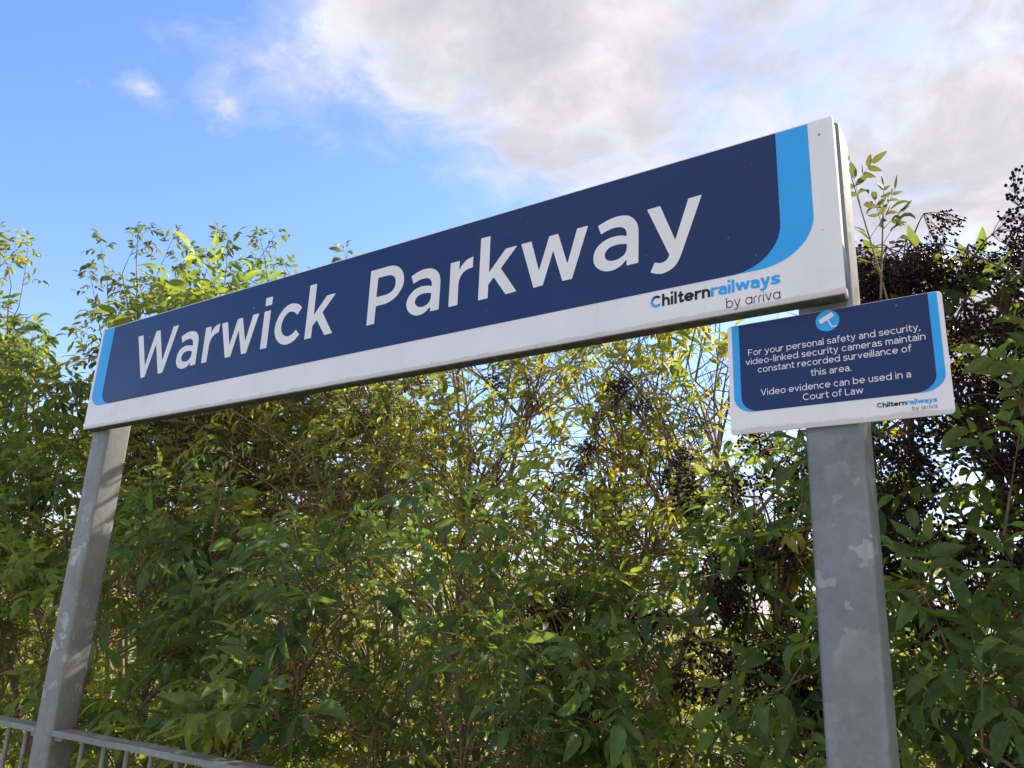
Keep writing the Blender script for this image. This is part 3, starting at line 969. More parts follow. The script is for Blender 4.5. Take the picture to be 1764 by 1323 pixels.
def rod(v, k, ang):
    """rotate v about unit k by ang (arrays)"""
    c = np.cos(ang)[..., None]; s = np.sin(ang)[..., None]
    return v * c + np.cross(k, v) * s + k * (np.sum(k * v, -1, keepdims=True)) * (1 - c)


def tubes(P0, P1, P2, r0, r1, segs=5, sides=5):
    """quadratic bezier tubes; arrays (n,3)"""
    n = len(P0)
    t = np.linspace(0, 1, segs + 1)[None, :, None]
    C = (1 - t)**2 * P0[:, None] + 2 * t * (1 - t) * P1[:, None] + t**2 * P2[:, None]
    T = unit(2 * (1 - t) * (P1 - P0)[:, None] + 2 * t * (P2 - P1)[:, None])
    ref = np.where(np.abs(T[..., 2:3]) > .9, np.array([1., 0, 0]), np.array([0, 0, 1.]))
    U = unit(np.cross(T, ref)); W = np.cross(T, U)
    a = np.arange(sides) / sides * 2 * np.pi
    rad = (r0[:, None] * (1 - t[..., 0]) + r1[:, None] * t[..., 0])[..., None, None]
    V = C[:, :, None] + rad * (U[:, :, None] * np.cos(a)[None, None, :, None] + W[:, :, None] * np.sin(a)[None, None, :, None])
    base = (np.arange(n) * (segs + 1) * sides)[:, None, None] + (np.arange(segs) * sides)[None, :, None] + np.arange(sides)[None, None, :]
    nxt = base - np.arange(sides) + (np.arange(sides) + 1) % sides
    F = np.stack([base, nxt, nxt + sides, base + sides], -1).reshape(-1, 4)
    return V.reshape(-1, 3), F.astype(np.int32)


def cat(parts):
    V = []; F = []; o = 0
    for v, f in parts:
        V.append(v); F.append(f + o); o += len(v)
    return np.vstack(V), np.vstack(F)


FW = np.array(fwd); RT = np.array(right); DN = np.array(down); FX = 1415.99


def screen(P):
    """which leaves show largest in the photograph: used only to choose which are separate parts"""
    q = P - CAM
    z = q @ FW
    x = 882 + FX * (q @ RT) / z; y = 661.5 + FX * (q @ DN) / z
    return x, y, z


def compound(base, dirv, nrm, size, tint, pairs, rg, droop=.5):
    """compound leaves; arrays of n. returns leaflet arrays and rachis beziers"""
    n = len(base)
    side = unit(np.cross(dirv, nrm))
    L = size * (1.05 + .55 * pairs)
    down_ = np.array([0, 0, -1.0])
    P0 = base
    P1 = base + dirv * L[:, None] * .55
    P2 = base + dirv * L[:, None] * .95 + down_ * (L * rg.uniform(.05, .42, n) * droop)[:, None]
    out = []
    for k in range(pairs):
        t = .42 + .58 * (k + .15) / pairs if pairs > 1 else .5
        t = min(t, .93)
        pos = (1 - t)**2 * P0 + 2 * t * (1 - t) * P1 + t**2 * P2
        tan = unit((1 - t) * (P1 - P0) + t * (P2 - P1))
        for sg in (-1, 1):
            a = sg * R(58) + rg.normal(0, .22, n)
            d = rod(tan, nrm, a)
            nn = unit(nrm + rg.normal(0, .28, (n, 3)))
            d = unit(d + down_ * rg.uniform(-.12, .5, n)[:, None] * droop * 1.3)
            out.append((pos, d, nn, size * rg.uniform(.66, 1.12, n) * (.82 + .18 * math.sin(t * 3)), tint))
    tan = unit(P2 - P1)
    out.append((P2, unit(tan + rg.normal(0, .12, (n, 3))), unit(nrm + rg.normal(0, .2, (n, 3))), size * rg.uniform(.95, 1.2, n), tint))
    pos, d, nn, sz, ti = (np.concatenate([o[i] for o in out]) for i in range(5))
    return (pos, d, nn, sz, ti), (P0, P1, P2)


def shoot_field(P, D, L, lsize, palette, rg, nodes=4, pairs=2, droop=.6, keep=.92, bendk=1.0, yellow=.012):
    """shoots with opposite compound leaves. P,D (n,3), L,lsize (n,)"""
    n = len(P)
    D = unit(D)
    bend = rg.normal(0, .16, (n, 3)) * bendk; bend[:, 2] -= .05 * bendk
    B1 = P + D * L[:, None] * .5 + bend * L[:, None] * .3
    B2 = P + D * L[:, None] + bend * L[:, None]
    leaf = []; rach = []
    pal = np.array(palette)
    sh_t = pal[rg.integers(0, len(pal), n)] * rg.uniform(.75, 1.25, (n, 1))
    ref = np.where(np.abs(D[:, 2:3]) > .8, np.array([1., 0, 0]), np.array([0, 0, 1.]))
    U = unit(np.cross(D, ref)); phi0 = rg.uniform(0, 6.28, n)
    for k in range(nodes):
        t = (.30 + .70 * (k + .6) / nodes)
        pos = (1 - t)**2 * P + 2 * t * (1 - t) * B1 + t**2 * B2
        tan = unit((1 - t) * (B1 - P) + t * (B2 - B1))
        for s_ in (0, 1):
            phi = phi0 + k * np.pi / 2 + s_ * np.pi + rg.normal(0, .25, n)
            rad = rod(U, D, phi); rad = unit(rad - tan * np.sum(rad * tan, -1, keepdims=True))
            al = R(62) - R(30) * t + rg.normal(0, .18, n)
            d = unit(rad * np.sin(al)[:, None] + tan * np.cos(al)[:, None])
            up = np.array([0, 0, 1.0]) + rg.normal(0, .25, (n, 3)) + tan * .25
            nr = unit(up - d * np.sum(up * d, -1, keepdims=True))
            m_ = rg.random(n) < keep
            sz = lsize * (1.12 - .42 * t) * rg.uniform(.85, 1.15, n)
            tn = sh_t * rg.uniform(.85, 1.15, (n, 1))
            yl = rg.random(n) < yellow
            tn = np.where(yl[:, None], np.array([.26, .25, .04]) * rg.uniform(.7, 1.2, (n, 1)), tn)
            lf, ra = compound(pos[m_], d[m_], nr[m_], sz[m_], tn[m_], pairs, rg, droop)
            leaf.append(lf); rach.append(ra + (sz[m_] * .012,))
    # terminal tuft
    tan = unit(B2 - B1)
    up = np.array([0, 0, 1.0]) + rg.normal(0, .5, (n, 3))
    nr = unit(up - tan * np.sum(up * tan, -1, keepdims=True))
    lf, ra = compound(B2, tan, nr, lsize * .62, sh_t * 1.12, pairs, rg, droop)
    leaf.append(lf); rach.append(ra + (lsize * .010,))
    leaf = [np.concatenate([l[i] for l in leaf]) for i in range(5)]
    rach = [np.concatenate([r_[i] for r_ in rach]) for i in range(4)]
    # individual colour scatter
    leaf[4] = leaf[4] * rg.uniform(.82, 1.2, (len(leaf[4]), 1)) * (1 + rg.normal(0, .06, (len(leaf[4]), 3)))
    leaf[4] = np.clip(leaf[4], .005, .6)
    return leaf, rach, (P, B1, B2)


def leaf_mats(leaf):
    pos, d, n, sz, ti = leaf
    y = unit(d); x = unit(np.cross(y, n)); z = np.cross(x, y)
    return pos, np.stack([x, y, z], -1)           # columns


def mass_mesh(name, leaf, var, wid):
    pos, Rm = leaf_mats(leaf)
    sz = leaf[3]
    Vs = []; Fs = []; UVs = []; Ts = []; off = 0
    for v in range(len(TLO)):
        m_ = var == v
        if not m_.any():
            continue
        tv, tf, tuv = TLO[v]
        tv = tv * np.array([wid, 1, 1])
        W = np.einsum('nij,kj->nki', Rm[m_], tv) * sz[m_][:, None, None] + pos[m_][:, None]
        c = m_.sum(); k = len(tv)
        Vs.append(W.reshape(-1, 3))
        Fs.append((tf[None] + (np.arange(c) * k)[:, None, None]).reshape(-1, 3) + off)
        UVs.append(np.tile(tuv, (c, 1)))
        Ts.append(np.repeat(leaf[4][m_], k, axis=0))
        off += c * k
    return mesh(name, np.vstack(Vs), np.vstack(Fs).astype(np.int32), [M_LEAFN], smooth=True, uv=np.vstack(UVs), tint=np.vstack(Ts))


def bush(label, base_xy, limbs_to, shoots, rg, group='elder bushes behind the railing', n_parts=300, wid=1.0, limb_r=.02, twig_extra=0):
    """limbs_to: end points of the main limbs; shoots: list of shoot_field results"""
    bx, by = base_xy
    root = empty('elder_bush', (bx, by, -.12), label, 'bush', group)
    off = np.array([bx, by, -.12])
    # main limbs, one object each
    L0 = []; pts = []
    for i, e in enumerate(limbs_to):
        e = np.array(e, float)
        s = np.array([bx + rg.normal(0, .16), by + rg.normal(0, .10), -.15])
        mid = (s + e) / 2 + np.array([rg.normal(0, .12), rg.normal(0, .08), .25 + rg.normal(0, .1)])
        r0 = limb_r * rg.uniform(.7, 1.25); r1 = r0 * .35
        v, f = tubes(s[None], mid[None], e[None], np.array([r0]), np.array([r1]), 12, 7)
        add('limb', mesh('limb', v - off, f, [M_BARK], smooth=True), root)
        t = np.linspace(.15, 1, 14)[:, None]
        pts.append((1 - t)**2 * s + 2 * t * (1 - t) * mid + t**2 * e)
    pts = np.vstack(pts)
    leaf = [np.concatenate([s[0][i] for s in shoots]) for i in range(5)]
    rach = [np.concatenate([s[1][i] for s in shoots]) for i in range(4)]
    SP = [np.concatenate([s[2][i] for s in shoots]) for i in range(3)]
    # shoot stems, connecting branches, extra bare twigs
    n = len(SP[0])
    d2 = ((SP[0][:, None] - (pts[None] + np.array([0, 0, .25]))) ** 2).sum(-1)
    near = pts[np.argmin(d2, 1)]
    gap = SP[0] - near
    mid = near + gap * .5 + np.stack([rg.normal(0, .05, n), rg.normal(0, .05, n), .10 * np.linalg.norm(gap, axis=1)], 1)
    parts = [tubes(near, mid, SP[0], rg.uniform(.0045, .008, n), np.full(n, .0032), 6, 5),
             tubes(SP[0], SP[1], SP[2], np.full(n, .0032), np.full(n, .0014), 5, 5)]
    if twig_extra:
        # side twigs fork from the connecting branches, bend, and fork again
        k = rg.integers(0, n, twig_extra)
        t = rg.uniform(.15, .95, twig_extra)[:, None]
        a = (1 - t)**2 * near[k] + 2 * t * (1 - t) * mid[k] + t**2 * SP[0][k]
        dd = unit(rg.normal(0, 1, (twig_extra, 3)) * np.array([1, .6, .9]) + np.array([0, 0, .45]))
        ln_ = rg.uniform(.12, .50, twig_extra)[:, None]
        b = a + dd * ln_ + np.array([0, 0, -.12]) * ln_
        mm = (a + b) / 2 + rg.normal(0, .10, a.shape) * ln_
        parts.append(tubes(a, mm, b, rg.uniform(.0016, .0040, twig_extra), np.full(twig_extra, .0009), 5, 4))
        for q in (.35, .65, .85):
            s0 = (1 - q)**2 * a + 2 * q * (1 - q) * mm + q**2 * b
            e = s0 + unit(dd + rg.normal(0, .6, dd.shape)) * ln_ * rg.uniform(.2, .5, (twig_extra, 1))
            parts.append(tubes(s0, (s0 + e) / 2 + rg.normal(0, .08, s0.shape) * ln_, e, np.full(twig_extra, .0014), np.full(twig_extra, .0007), 3, 3))
    v, f = cat(parts)
    prop(add('twigs', mesh('twigs', v - off, f, [M_TWIG], smooth=True), root), kind='stuff')
    v, f = tubes(rach[0], rach[1], rach[2], np.maximum(rach[3], .0009), np.maximum(rach[3], .0009) * .5, 3, 3)
    prop(add('leaf_stalks', mesh('leaf_stalks', v - off, f, [M_GREENSTEM], smooth=True), root), kind='stuff')
    # leaves
    var = rg.choice(4, len(leaf[0]), p=[.42, .25, .18, .15])
    x, y, z = screen(leaf[0])
    inside = (z > .4) & (x > -20) & (x < 1784) & (y > 0) & (y < 1340)
    score = np.where(inside, leaf[3] / np.maximum(z, .3) ** 1.6 * np.abs(np.sum(leaf[2] * unit(CAM - leaf[0]), -1)) ** .5, 0)
    order = np.argsort(-score)[:n_parts]
    order = order[score[order] > 0]
    pos, Rm = leaf_mats(leaf)
    for i in order:
        o = add('leaf', THI_ME[var[i]], root)
        mm = Matrix.Identity(4)
        s = leaf[3][i]
        for a in range(3):
            mm[a][0] = Rm[i][a][0] * s * wid; mm[a][1] = Rm[i][a][1] * s; mm[a][2] = Rm[i][a][2] * s
            mm[a][3] = pos[i][a] - off[a]
        o.matrix_basis = mm
        o['tint'] = [float(c) for c in leaf[4][i]]
    rest = np.ones(len(leaf[0]), bool); rest[order] = False
    lf = [l[rest] for l in leaf]
    lf[0] = lf[0] - off
    prop(add('foliage', mass_mesh('foliage', lf, var[rest], wid), root), kind='stuff')
    return root, off


def scatter(n, xs, zprof, y, rg, zlo=.3, dens=None):
    """points in a hedge slab: x range, height profile zprof=[(x,z)..], y=(front,back)"""
    px = np.array([p[0] for p in zprof]); pz = np.array([p[1] for p in zprof])
    x = rg.uniform(xs[0], xs[1], n)
    top = np.interp(x, px, pz)
    z = zlo + (top - zlo) * rg.random(n) ** .85
    yy = y[0] + (y[1] - y[0]) * rg.random(n) ** 1.25
    return np.stack([x, yy, z], 1)


def spread(n, prof, y, rg, below=.2, zlo=.5, brange=None, clump=.6, tight=.09):
    """hedge points: prof lists (bearing, slope) pairs of the hedge's top line, so a plant farther back stands
    taller; the points gather in clumps"""
    pb = np.array([p[0] for p in prof]); ps = np.array([p[1] for p in prof])
    lo, hi = brange or (pb.min(), pb.max())
    nc = max(6, n // 7)

    def pick(k):
        yy = y[0] + (y[1] - y[0]) * rg.random(k) ** 1.2
        r = yy + 1.476
        b = rg.uniform(lo, hi, k)
        top = 1.55 + np.interp(b, pb, ps) * r - below
        z = zlo + (top - zlo) * rg.random(k) ** .8
        return np.stack([2.864 + b * r, yy, z], 1), top
    C, _ = pick(nc)
    P, _ = pick(n)
    m_ = rg.random(n) < clump
    P[m_] = C[rg.integers(0, nc, m_.sum())] + rg.normal(0, tight, (m_.sum(), 3)) * np.array([1.3, .8, 1.2])
    r = P[:, 1] + 1.476; b = (P[:, 0] - 2.864) / r
    top = 1.55 + np.interp(b, pb, ps) * r - below
    P[:, 2] = np.minimum(P[:, 2], top - rg.random(n) * .1)
    ok = (b > lo - .02) & (b < hi + .02)
    return P[ok]


def outward(P, rg, up=.75, out=.55):
    n = len(P)
    return np.stack([rg.normal(0, .45, n), -np.abs(rg.normal(out, .35, n)), rg.normal(up, .35, n)], 1)


# foliage colours (reflectance)
OLIVE = [(.085, .15, .034), (.115, .18, .038), (.062, .12, .032), (.15, .20, .045)]
DARK = [(.050, .110, .038), (.066, .135, .040), (.042, .096, .040), (.095, .155, .040)]
YELLOW = [(.17, .22, .04), (.22, .25, .045), (.13, .19, .035), (.26, .25, .045), (.09, .15, .03)]
GREYG = [(.045, .075, .028), (.055, .09, .03), (.04, .07, .03)]


def reach(P, up=.35):
    return P


# ------------------------------------------------------------ berries
def icosa():
    t = (1 + 5 ** .5) / 2
    v = np.array([(-1, t, 0), (1, t, 0), (-1, -t, 0), (1, -t, 0), (0, -1, t), (0, 1, t), (0, -1, -t), (0, 1, -t), (t, 0, -1), (t, 0, 1), (-t, 0, -1), (-t, 0, 1)], float)
    f = np.array([(0, 11, 5), (0, 5, 1), (0, 1, 7), (0, 7, 10), (0, 10, 11), (1, 5, 9), (5, 11, 4), (11, 10, 2), (10, 7, 6), (7, 1, 8), (3, 9, 4), (3, 4, 2), (3, 2, 6), (3, 6, 8), (3, 8, 9), (4, 9, 5), (2, 4, 11), (6, 2, 10), (8, 6, 7), (9, 8, 1)])
    return unit(v), f


def berry_cluster(seed, nb=95):
    rg = np.random.default_rng(seed)
    iv, jf = icosa()
    a = rg.uniform(0, 2 * np.pi, nb); rr = .062 * rg.random(nb) ** .6
    P = np.stack([rr * np.cos(a), rr * np.sin(a), -.055 - rr * .35 + rg.normal(0, .013, nb)], 1)
    sz = rg.uniform(.0033, .0048, nb)
    BV = (iv[None] * sz[:, None, None] + P[:, None]).reshape(-1, 3)
    BF = (jf[None] + (np.arange(nb) * 12)[:, None, None]).reshape(-1, 3)
    # rays: stalk, 6 branches, pedicels
    k = 6
    br = np.array([[.034 * math.cos(i), .034 * math.sin(i), -.040] for i in range(k)])
    z3 = np.zeros((k, 3))
    near = br[np.argmin(((P[:, None] - br[None]) ** 2).sum(-1), 1)]
    parts = [tubes(z3, br * .5 + np.array([0, 0, .004]), br, np.full(k, .0013), np.full(k, .0009), 2, 3),
             tubes(near, (near + P) / 2 + np.array([0, 0, .005]), P, np.full(nb, .0006), np.full(nb, .0004), 1, 3)]
    TV, TF = cat(parts)
    tri = np.concatenate([TF[:, [0, 1, 2]], TF[:, [0, 2, 3]]])
    V = np.vstack([BV, TV]); F = np.vstack([BF, tri + len(BV)]).astype(np.int32)
    mi = np.concatenate([np.zeros(len(BF)), np.ones(len(tri))])
    me = mesh('berry_cluster', V, F, [M_BERRY, M_STALK], midx=mi)
    s = np.zeros(len(F), bool); s[:len(BF)] = True
    me.polygons.foreach_set('use_smooth', s)
    return me


BC = [berry_cluster(s, 80 + 15 * s) for s in range(4)]


def hang(root, off, pts, rg, flat=.5, sc=(.8, 1.35), long_=(.9, 1.4)):
    for p in pts:
        o = add('berry_cluster', BC[rg.integers(0, len(BC))], root)
        o.location = Vector(np.array(p) - off)
        o.rotation_euler = (rg.normal(0, flat), rg.normal(0, flat), rg.uniform(0, 6.28))
        s = rg.uniform(*sc)
        o.scale = (s, s, s * rg.uniform(*long_))
    P = np.array(pts, float); n = len(P)       # the twigs they hang from
    E_ = P + np.stack([rg.normal(0, .09, n), rg.uniform(.05, .22, n), rg.uniform(-.22, .05, n)], 1)
    M_ = (P + E_) / 2 + np.array([0, 0, .05])
    v, f = tubes(E_, M_, P, np.full(n, .0034), np.full(n, .0014), 6, 5)
    prop(add('berry_twigs', mesh('berry_twigs', v - off, f, [M_TWIG], smooth=True), root), kind='stuff')


# ------------------------------------------------------------ the elder bushes
rg = np.random.default_rng(5)
rg = np.random.default_rng(21)
# A: far left
PA = [(-4.2, 1.5), (-3.486, 1.40), (-2.878, 1.233), (-2.688, 1.162), (-2.51, 1.087), (-2.399, .984), (-2.313, .893), (-2.25, .80), (-2.1, .70), (-1.95, .70), (-1.80, .72)]
P = spread(330, PA, (.75, 1.6), rg, .48, .8, (-3.6, -1.82))
s1 = shoot_field(P, outward(P, rg, .45, .45), rg.uniform(.2, .42, len(P)), rg.uniform(.085, .115, len(P)), OLIVE + YELLOW[:2] + GREYG[:1], rg, 4, 2, 1.3)
tA = np.array([(2.864 + b * 2.45, .97, 1.55 + k * 2.45 - .42) for b, k in ((-3.4, 1.36), (-3.0, 1.26), (-2.85, 1.24), (-2.72, 1.2), (-2.62, 1.16), (-2.5, 1.08), (-2.42, 1.0))])
s2 = shoot_field(tA, np.tile([.1, -.1, 1.0], (len(tA), 1)) + rg.normal(0, .25, (len(tA), 3)), rg.uniform(.26, .36, len(tA)), rg.uniform(.085, .10, len(tA)), OLIVE, rg, 4, 2, 1.6)
bush('tall yellow-green elder bush with drooping leaves at the far left edge', (-4.0, 1.2), [(-5.0, 1.3, 3.9), (-4.5, 1.1, 3.9), (-3.9, 1.2, 3.5), (-3.3, 1.1, 3.2), (-2.9, 1.1, 2.8), (-2.4, 1.1, 2.2), (-2.5, 1.0, 1.8)], [s1, s2], rg, wid=.9, limb_r=.028)

rg = np.random.default_rng(22)
# B: upper left, rises above the sign's left half
PB = [(-2.06, .55), (-2.035, .84), (-1.97, .90), (-1.843, .90), (-1.722, .85), (-1.58, .82), (-1.408, .78), (-1.307, .74), (-1.192, .68), (-1.087, .62), (-.861, .60), (-.687, .56)]
P = spread(280, PB, (1.2, 2.0), rg, .44, 1.85, (-1.88, -.80))
s1 = shoot_field(P, outward(P, rg, .8, .35), rg.uniform(.2, .42, len(P)), rg.uniform(.07, .10, len(P)), OLIVE + GREYG + GREYG, rg, 4, 2, 1.0)
# slender leading shoots against the sky
tb = [(-1.99, .78), (-1.96, .84), (-1.90, .86), (-1.84, .86), (-1.75, .80), (-1.66, .77), (-1.55, .76), (-1.47, .74), (-1.40, .72), (-1.32, .70), (-1.22, .64), (-1.10, .60), (-.86, .565)]
tops = np.array([(2.864 + b * 2.976, 1.5, 1.55 + k * 2.976 - .12) for b, k in tb])
s2 = shoot_field(tops, np.tile([.1, -.1, 1.0], (len(tops), 1)) + rg.normal(0, .22, (len(tops), 3)), rg.uniform(.24, .38, len(tops)), rg.uniform(.065, .085, len(tops)), GREYG + OLIVE[2:3], rg, 4, 2, 1.3)
s2b = shoot_field(tops[:4] + np.array([.0, .05, -.25]), np.array([(-.8, 0, .6), (-.6, -.1, .7), (-.4, 0, .9), (.2, -.1, .9)]), np.full(4, .26), np.full(4, .075), GREYG, rg, 3, 2, 1.3)
big = np.array([(-.90, .85, 2.72), (-.78, .85, 2.86), (-.58, .85, 2.76), (-1.0, .9, 2.82), (-.68, .9, 2.88), (-.40, .85, 2.70)])
s3 = shoot_field(big, np.tile([.1, -.45, .8], (len(big), 1)) + rg.normal(0, .2, (len(big), 3)), np.full(len(big), .30), np.full(len(big), .125), [(.13, .21, .04), (.15, .23, .045)], rg, 4, 2, .7)
bush('leafy elder bush with grey-green tip shoots standing above the left half of the name sign', (-1.7, 1.7), [(-2.9, 1.6, 3.3), (-2.5, 1.5, 3.5), (-2.1, 1.6, 3.3), (-1.6, 1.5, 3.2), (-1.2, 1.4, 3.0), (-.8, 1.5, 2.9), (-1.4, 1.2, 2.4), (-2.2, 1.4, 2.4)], [s1, s2, s2b, s3], rg, limb_r=.026)

rg = np.random.default_rng(23)
# C: sparse yellowing bush in the middle
PC = [(-1.9, .60), (-1.65, .62), (-1.25, .62), (-.94, .55), (-.80, .53), (-.746, .50), (-.578, .46), (-.481, .42), (-.411, .40), (-.34, .40)]
P = np.vstack([spread(470, PC, (.85, 1.8), rg, .22, .9, (-1.9, -.70), .4, .12), spread(205, PC, (.95, 1.8), rg, .12, 1.0, (-.70, -.34), .3)])
s1 = shoot_field(P, outward(P, rg, .7, .3), rg.uniform(.2, .42, len(P)), rg.uniform(.042, .082, len(P)), YELLOW, rg, 3, 2, .9, .85, yellow=.06)
rC, oC = bush('sparse yellowing elder bush with many bare twigs behind the middle of the name sign', (.5, 1.6), [(-.9, 1.4, 2.8), (-.4, 1.5, 2.7), (.1, 1.3, 2.6), (.5, 1.5, 2.5), (1.0, 1.3, 2.4), (1.4, 1.5, 2.3), (1.8, 1.4, 2.2), (.9, 1.1, 2.0), (.2, 1.1, 1.9)], [s1], rg, wid=.9, limb_r=.018,
              twig_extra=1900)

rg = np.random.default_rng(24)
# D: low front bushes just behind the railing
PD_ = [(-2.9, .54), (-2.4, .46), (-1.9, .36), (-1.56, .27), (-1.25, .21), (-1.03, .17), (-.8, .13)]
P = spread(235, PD_, (.42, 1.0), rg, .16, .35, (-2.9, -.85), .75, .10)
s1 = shoot_field(P, outward(P, rg, .6, .7), rg.uniform(.18, .36, len(P)), rg.uniform(.06, .118, len(P)), OLIVE + OLIVE + DARK, rg, 4, 2, .75)
bush('dense mid-green elder bush crowding the railing behind the left-hand post', (-1.2, .75), [(-2.8, .8, 2.2), (-2.1, .7, 2.1), (-1.5, .8, 2.0), (-.9, .7, 1.9), (-.3, .7, 1.8), (.2, .7, 1.6), (-.9, .6, 1.2), (.4, .65, 1.2)], [s1], rg, limb_r=.02, twig_extra=1100)
rg = np.random.default_rng(25)
PD2 = [(-1.05, .10), (-.8, .06), (-.668, .06), (-.569, .03), (-.414, .10), (-.3, .2), (-.2, .2)]
P = spread(135, PD2, (.42, 1.0), rg, .14, .35, (-1.0, -.27), .75, .09)
s1 = shoot_field(P, outward(P, rg, .6, .6), rg.uniform(.16, .34, len(P)), rg.uniform(.05, .10, len(P)), DARK + OLIVE, rg, 4, 2, .75)
P2 = np.array([(1.38, .5, 1.62), (1.2, .5, 1.5), (1.62, .55, 1.62), (.85, .5, 1.45), (1.9, .5, 1.3), (1.75, .5, 1.2), (1.30, .48, 1.75)])
s2 = shoot_field(P2, np.tile([0, -.35, .9], (len(P2), 1)) + rg.normal(0, .2, (len(P2), 3)), np.full(len(P2), .28), np.full(len(P2), .10), DARK[:2], rg, 3, 2, 1.0)
rD, oD = bush('dark green elder bush with long drooping leaves between the two sign posts', (1.4, .8), [(.7, .8, 1.5), (1.1, .75, 1.5), (1.4, .6, 1.6), (1.7, .7, 1.6), (2.0, .75, 1.7), (1.3, .6, 1.1), (1.9, .6, 1.1)], [s1, s2], rg, limb_r=.016, twig_extra=450)

rg = np.random.default_rng(26)
# E: right-hand bush, loaded with black berries
PE = [(-.42, .37), (-.315, .39), (-.24, .40), (-.189, .44), (-.167, .455), (-.124, .49), (-.099, .49), (-.079, .44), (-.039, .475), (0, .475), (.06, .45), (.2, .42)]
P = spread(180, PE, (.60, 1.25), rg, .34, .5, (-.36, .14), .7, .07)
s1 = shoot_field(P, outward(P, rg, .6, .5), rg.uniform(.18, .32, len(P)), rg.uniform(.07, .10, len(P)), DARK + DARK + OLIVE[:1], rg, 3, 2, .6, .8, yellow=.04)
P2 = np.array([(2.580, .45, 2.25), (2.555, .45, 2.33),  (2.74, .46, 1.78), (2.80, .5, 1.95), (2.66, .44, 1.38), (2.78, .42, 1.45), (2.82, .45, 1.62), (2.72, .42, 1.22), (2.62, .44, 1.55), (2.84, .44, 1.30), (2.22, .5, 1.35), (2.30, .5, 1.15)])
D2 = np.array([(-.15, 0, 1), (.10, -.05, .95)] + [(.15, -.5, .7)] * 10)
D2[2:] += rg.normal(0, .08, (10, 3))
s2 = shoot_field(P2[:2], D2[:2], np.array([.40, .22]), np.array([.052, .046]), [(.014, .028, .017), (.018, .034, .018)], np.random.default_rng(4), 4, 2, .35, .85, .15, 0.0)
s3 = shoot_field(P2[2:], D2[2:], rg.uniform(.14, .24, 10), rg.uniform(.075, .095, 10), [(.06, .12, .035), (.08, .15, .04)], rg, 3, 2, .5)
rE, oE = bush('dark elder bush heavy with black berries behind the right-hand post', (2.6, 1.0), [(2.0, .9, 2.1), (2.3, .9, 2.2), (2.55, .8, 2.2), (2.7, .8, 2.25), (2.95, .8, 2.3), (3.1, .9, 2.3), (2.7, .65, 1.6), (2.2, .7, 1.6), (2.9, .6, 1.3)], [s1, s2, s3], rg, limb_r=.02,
              twig_extra=420)
pE = spread(235, PE, (.46, .95), rg, -.06, 1.0, (-.20, .12), .5, .11)
pE = np.vstack([pE, [(2.50, .55, 2.36), (2.53, .5, 2.40), (2.56, .5, 2.33), (2.48, .6, 2.42), (2.58, .55, 2.46), (2.52, .5, 2.28), (2.60, .6, 2.50)]])
up_ = rg.random(len(pE)) < .3
pE[up_, 2] = pE[up_, 2] * .4 + .6 * (1.55 + .45 * (pE[up_, 1] + 1.476))
pE[:, 2] = np.minimum(pE[:, 2], 1.55 + np.interp((pE[:, 0] - 2.864) / (pE[:, 1] + 1.476), [p[0] for p in PE], [p[1] for p in PE]) * (pE[:, 1] + 1.476) + .03)
hang(rE, oE, pE, rg, .7, (.75, 1.15))
hang(rE, oE, spread(50, PE, (.6, 1.0), rg, .3, 1.1, (-.38, -.2)), rg, .5, (.8, 1.2))
bE = rg.uniform(-.195, -.12, 26); rE_ = rg.uniform(2.0, 2.3, 26)
hang(rE, oE, np.stack([2.864 + bE * rE_, rE_ - 1.476, 1.55 + rg.uniform(.32, .455, 26) * rE_ + .03], 1), rg, .7, (.75, 1.1))
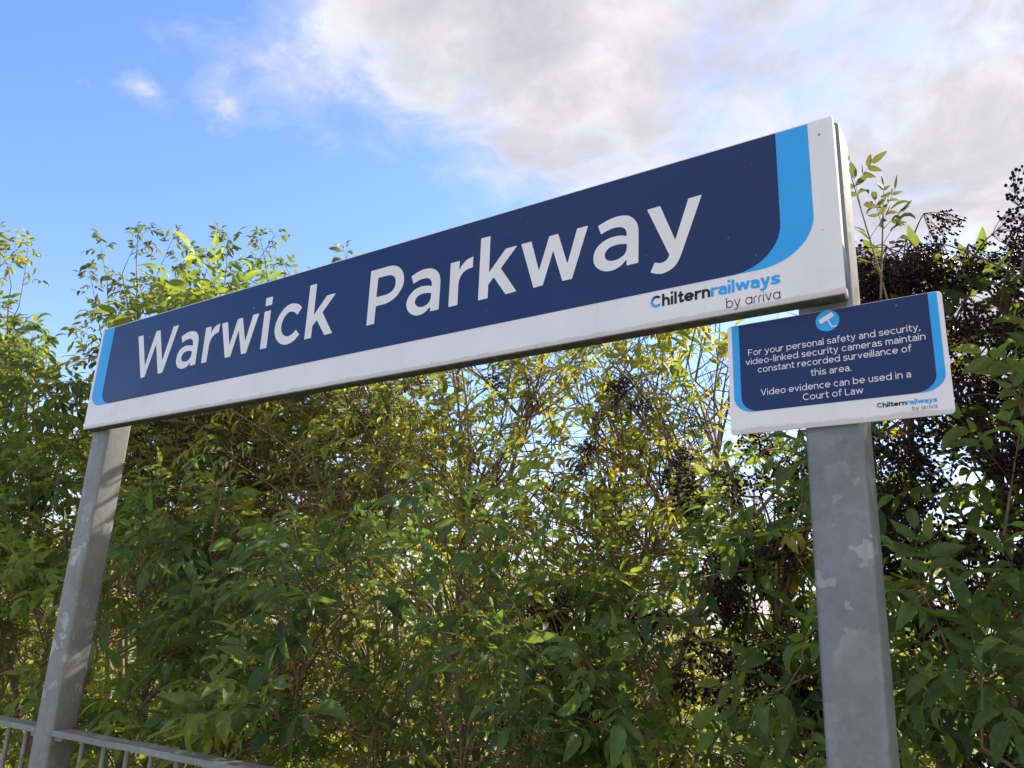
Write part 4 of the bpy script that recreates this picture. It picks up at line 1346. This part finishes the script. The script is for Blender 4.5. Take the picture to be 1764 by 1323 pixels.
hang(rC, oC, [(1.72, 0.72, 2.34), (1.82, 0.72, 2.33), (1.74, 0.72, 2.25), (1.66, 0.72, 2.24), (1.67, 0.72, 2.16), (1.6, 0.72, 2.11), (1.61, 0.72, 2.06), (1.54, 0.72, 2.04), (1.33, 0.72, 2.4), (1.4, 0.72, 2.37), (1.83, 0.72, 2.28), (1.96, 0.72, 2.21), (1.96, 0.72, 1.93), (1.9, 0.72, 2.11)], rg, .45, (.45, .75), (1.3, 2.2))
hang(rD, oD, [(1.52, 0.555, 1.68), (1.64, 0.555, 1.69), (1.58, 0.555, 1.63), (1.84, 0.555, 1.69), (1.64, 0.555, 1.51), (1.7, 0.555, 1.47), (1.74, 0.555, 1.41), (1.57, 0.555, 1.34), (2.07, 0.555, 1.75), (2.09, 0.555, 1.67), (2.03, 0.555, 1.51), (2.33, 0.555, 1.83)], rg, .45, (.6, .95), (1.2, 2.0))



# ------------------------------------------------------------ what lies beyond: sunlit scrub
def scrub(n, xr, yr, hfun, size, pal, seed):
    rg = np.random.default_rng(seed)
    x = rg.uniform(*xr, n); y = rg.uniform(*yr, n)
    top = hfun(x)
    z = -.1 + top * rg.random(n) ** .8
    P = np.stack([x, y, z], 1)
    d = unit(rg.normal(0, 1, (n, 3)) + np.array([0, -.3, .3])); nn = unit(rg.normal(0, .7, (n, 3)) + np.array([0, -.2, .8]))
    sz = rg.uniform(*size, n)
    t = np.array(pal)[rg.integers(0, len(pal), n)] * rg.uniform(.7, 1.3, (n, 1))
    return [P, d, nn, sz, t], rg.integers(0, 4, n)


lf, var = scrub(26000, (-16, 6), (6.0, 8.2), lambda x: 1.75 + .35 * np.sin(x * .9) + .2 * np.sin(x * 2.7 + 1) + 1.3 / (1 + np.exp((x + 2.6) * 3)), (.10, .17), YELLOW + OLIVE, 3)
prop(add('distant_scrub', mass_mesh('distant_scrub', lf, var, 1.5)), 'low sunlit yellow-green scrub seen through gaps in the bushes', 'scrub', kind='stuff')
lf, var = scrub(16000, (-9, 4), (2.2, 4.6), lambda x: .75 + .15 * np.sin(x * 2.3), (.06, .16), YELLOW + OLIVE, 8)
prop(add('undergrowth', mass_mesh('undergrowth', lf, var, .7)), 'rough grass and weeds growing behind the elder bushes', 'undergrowth', kind='stuff')
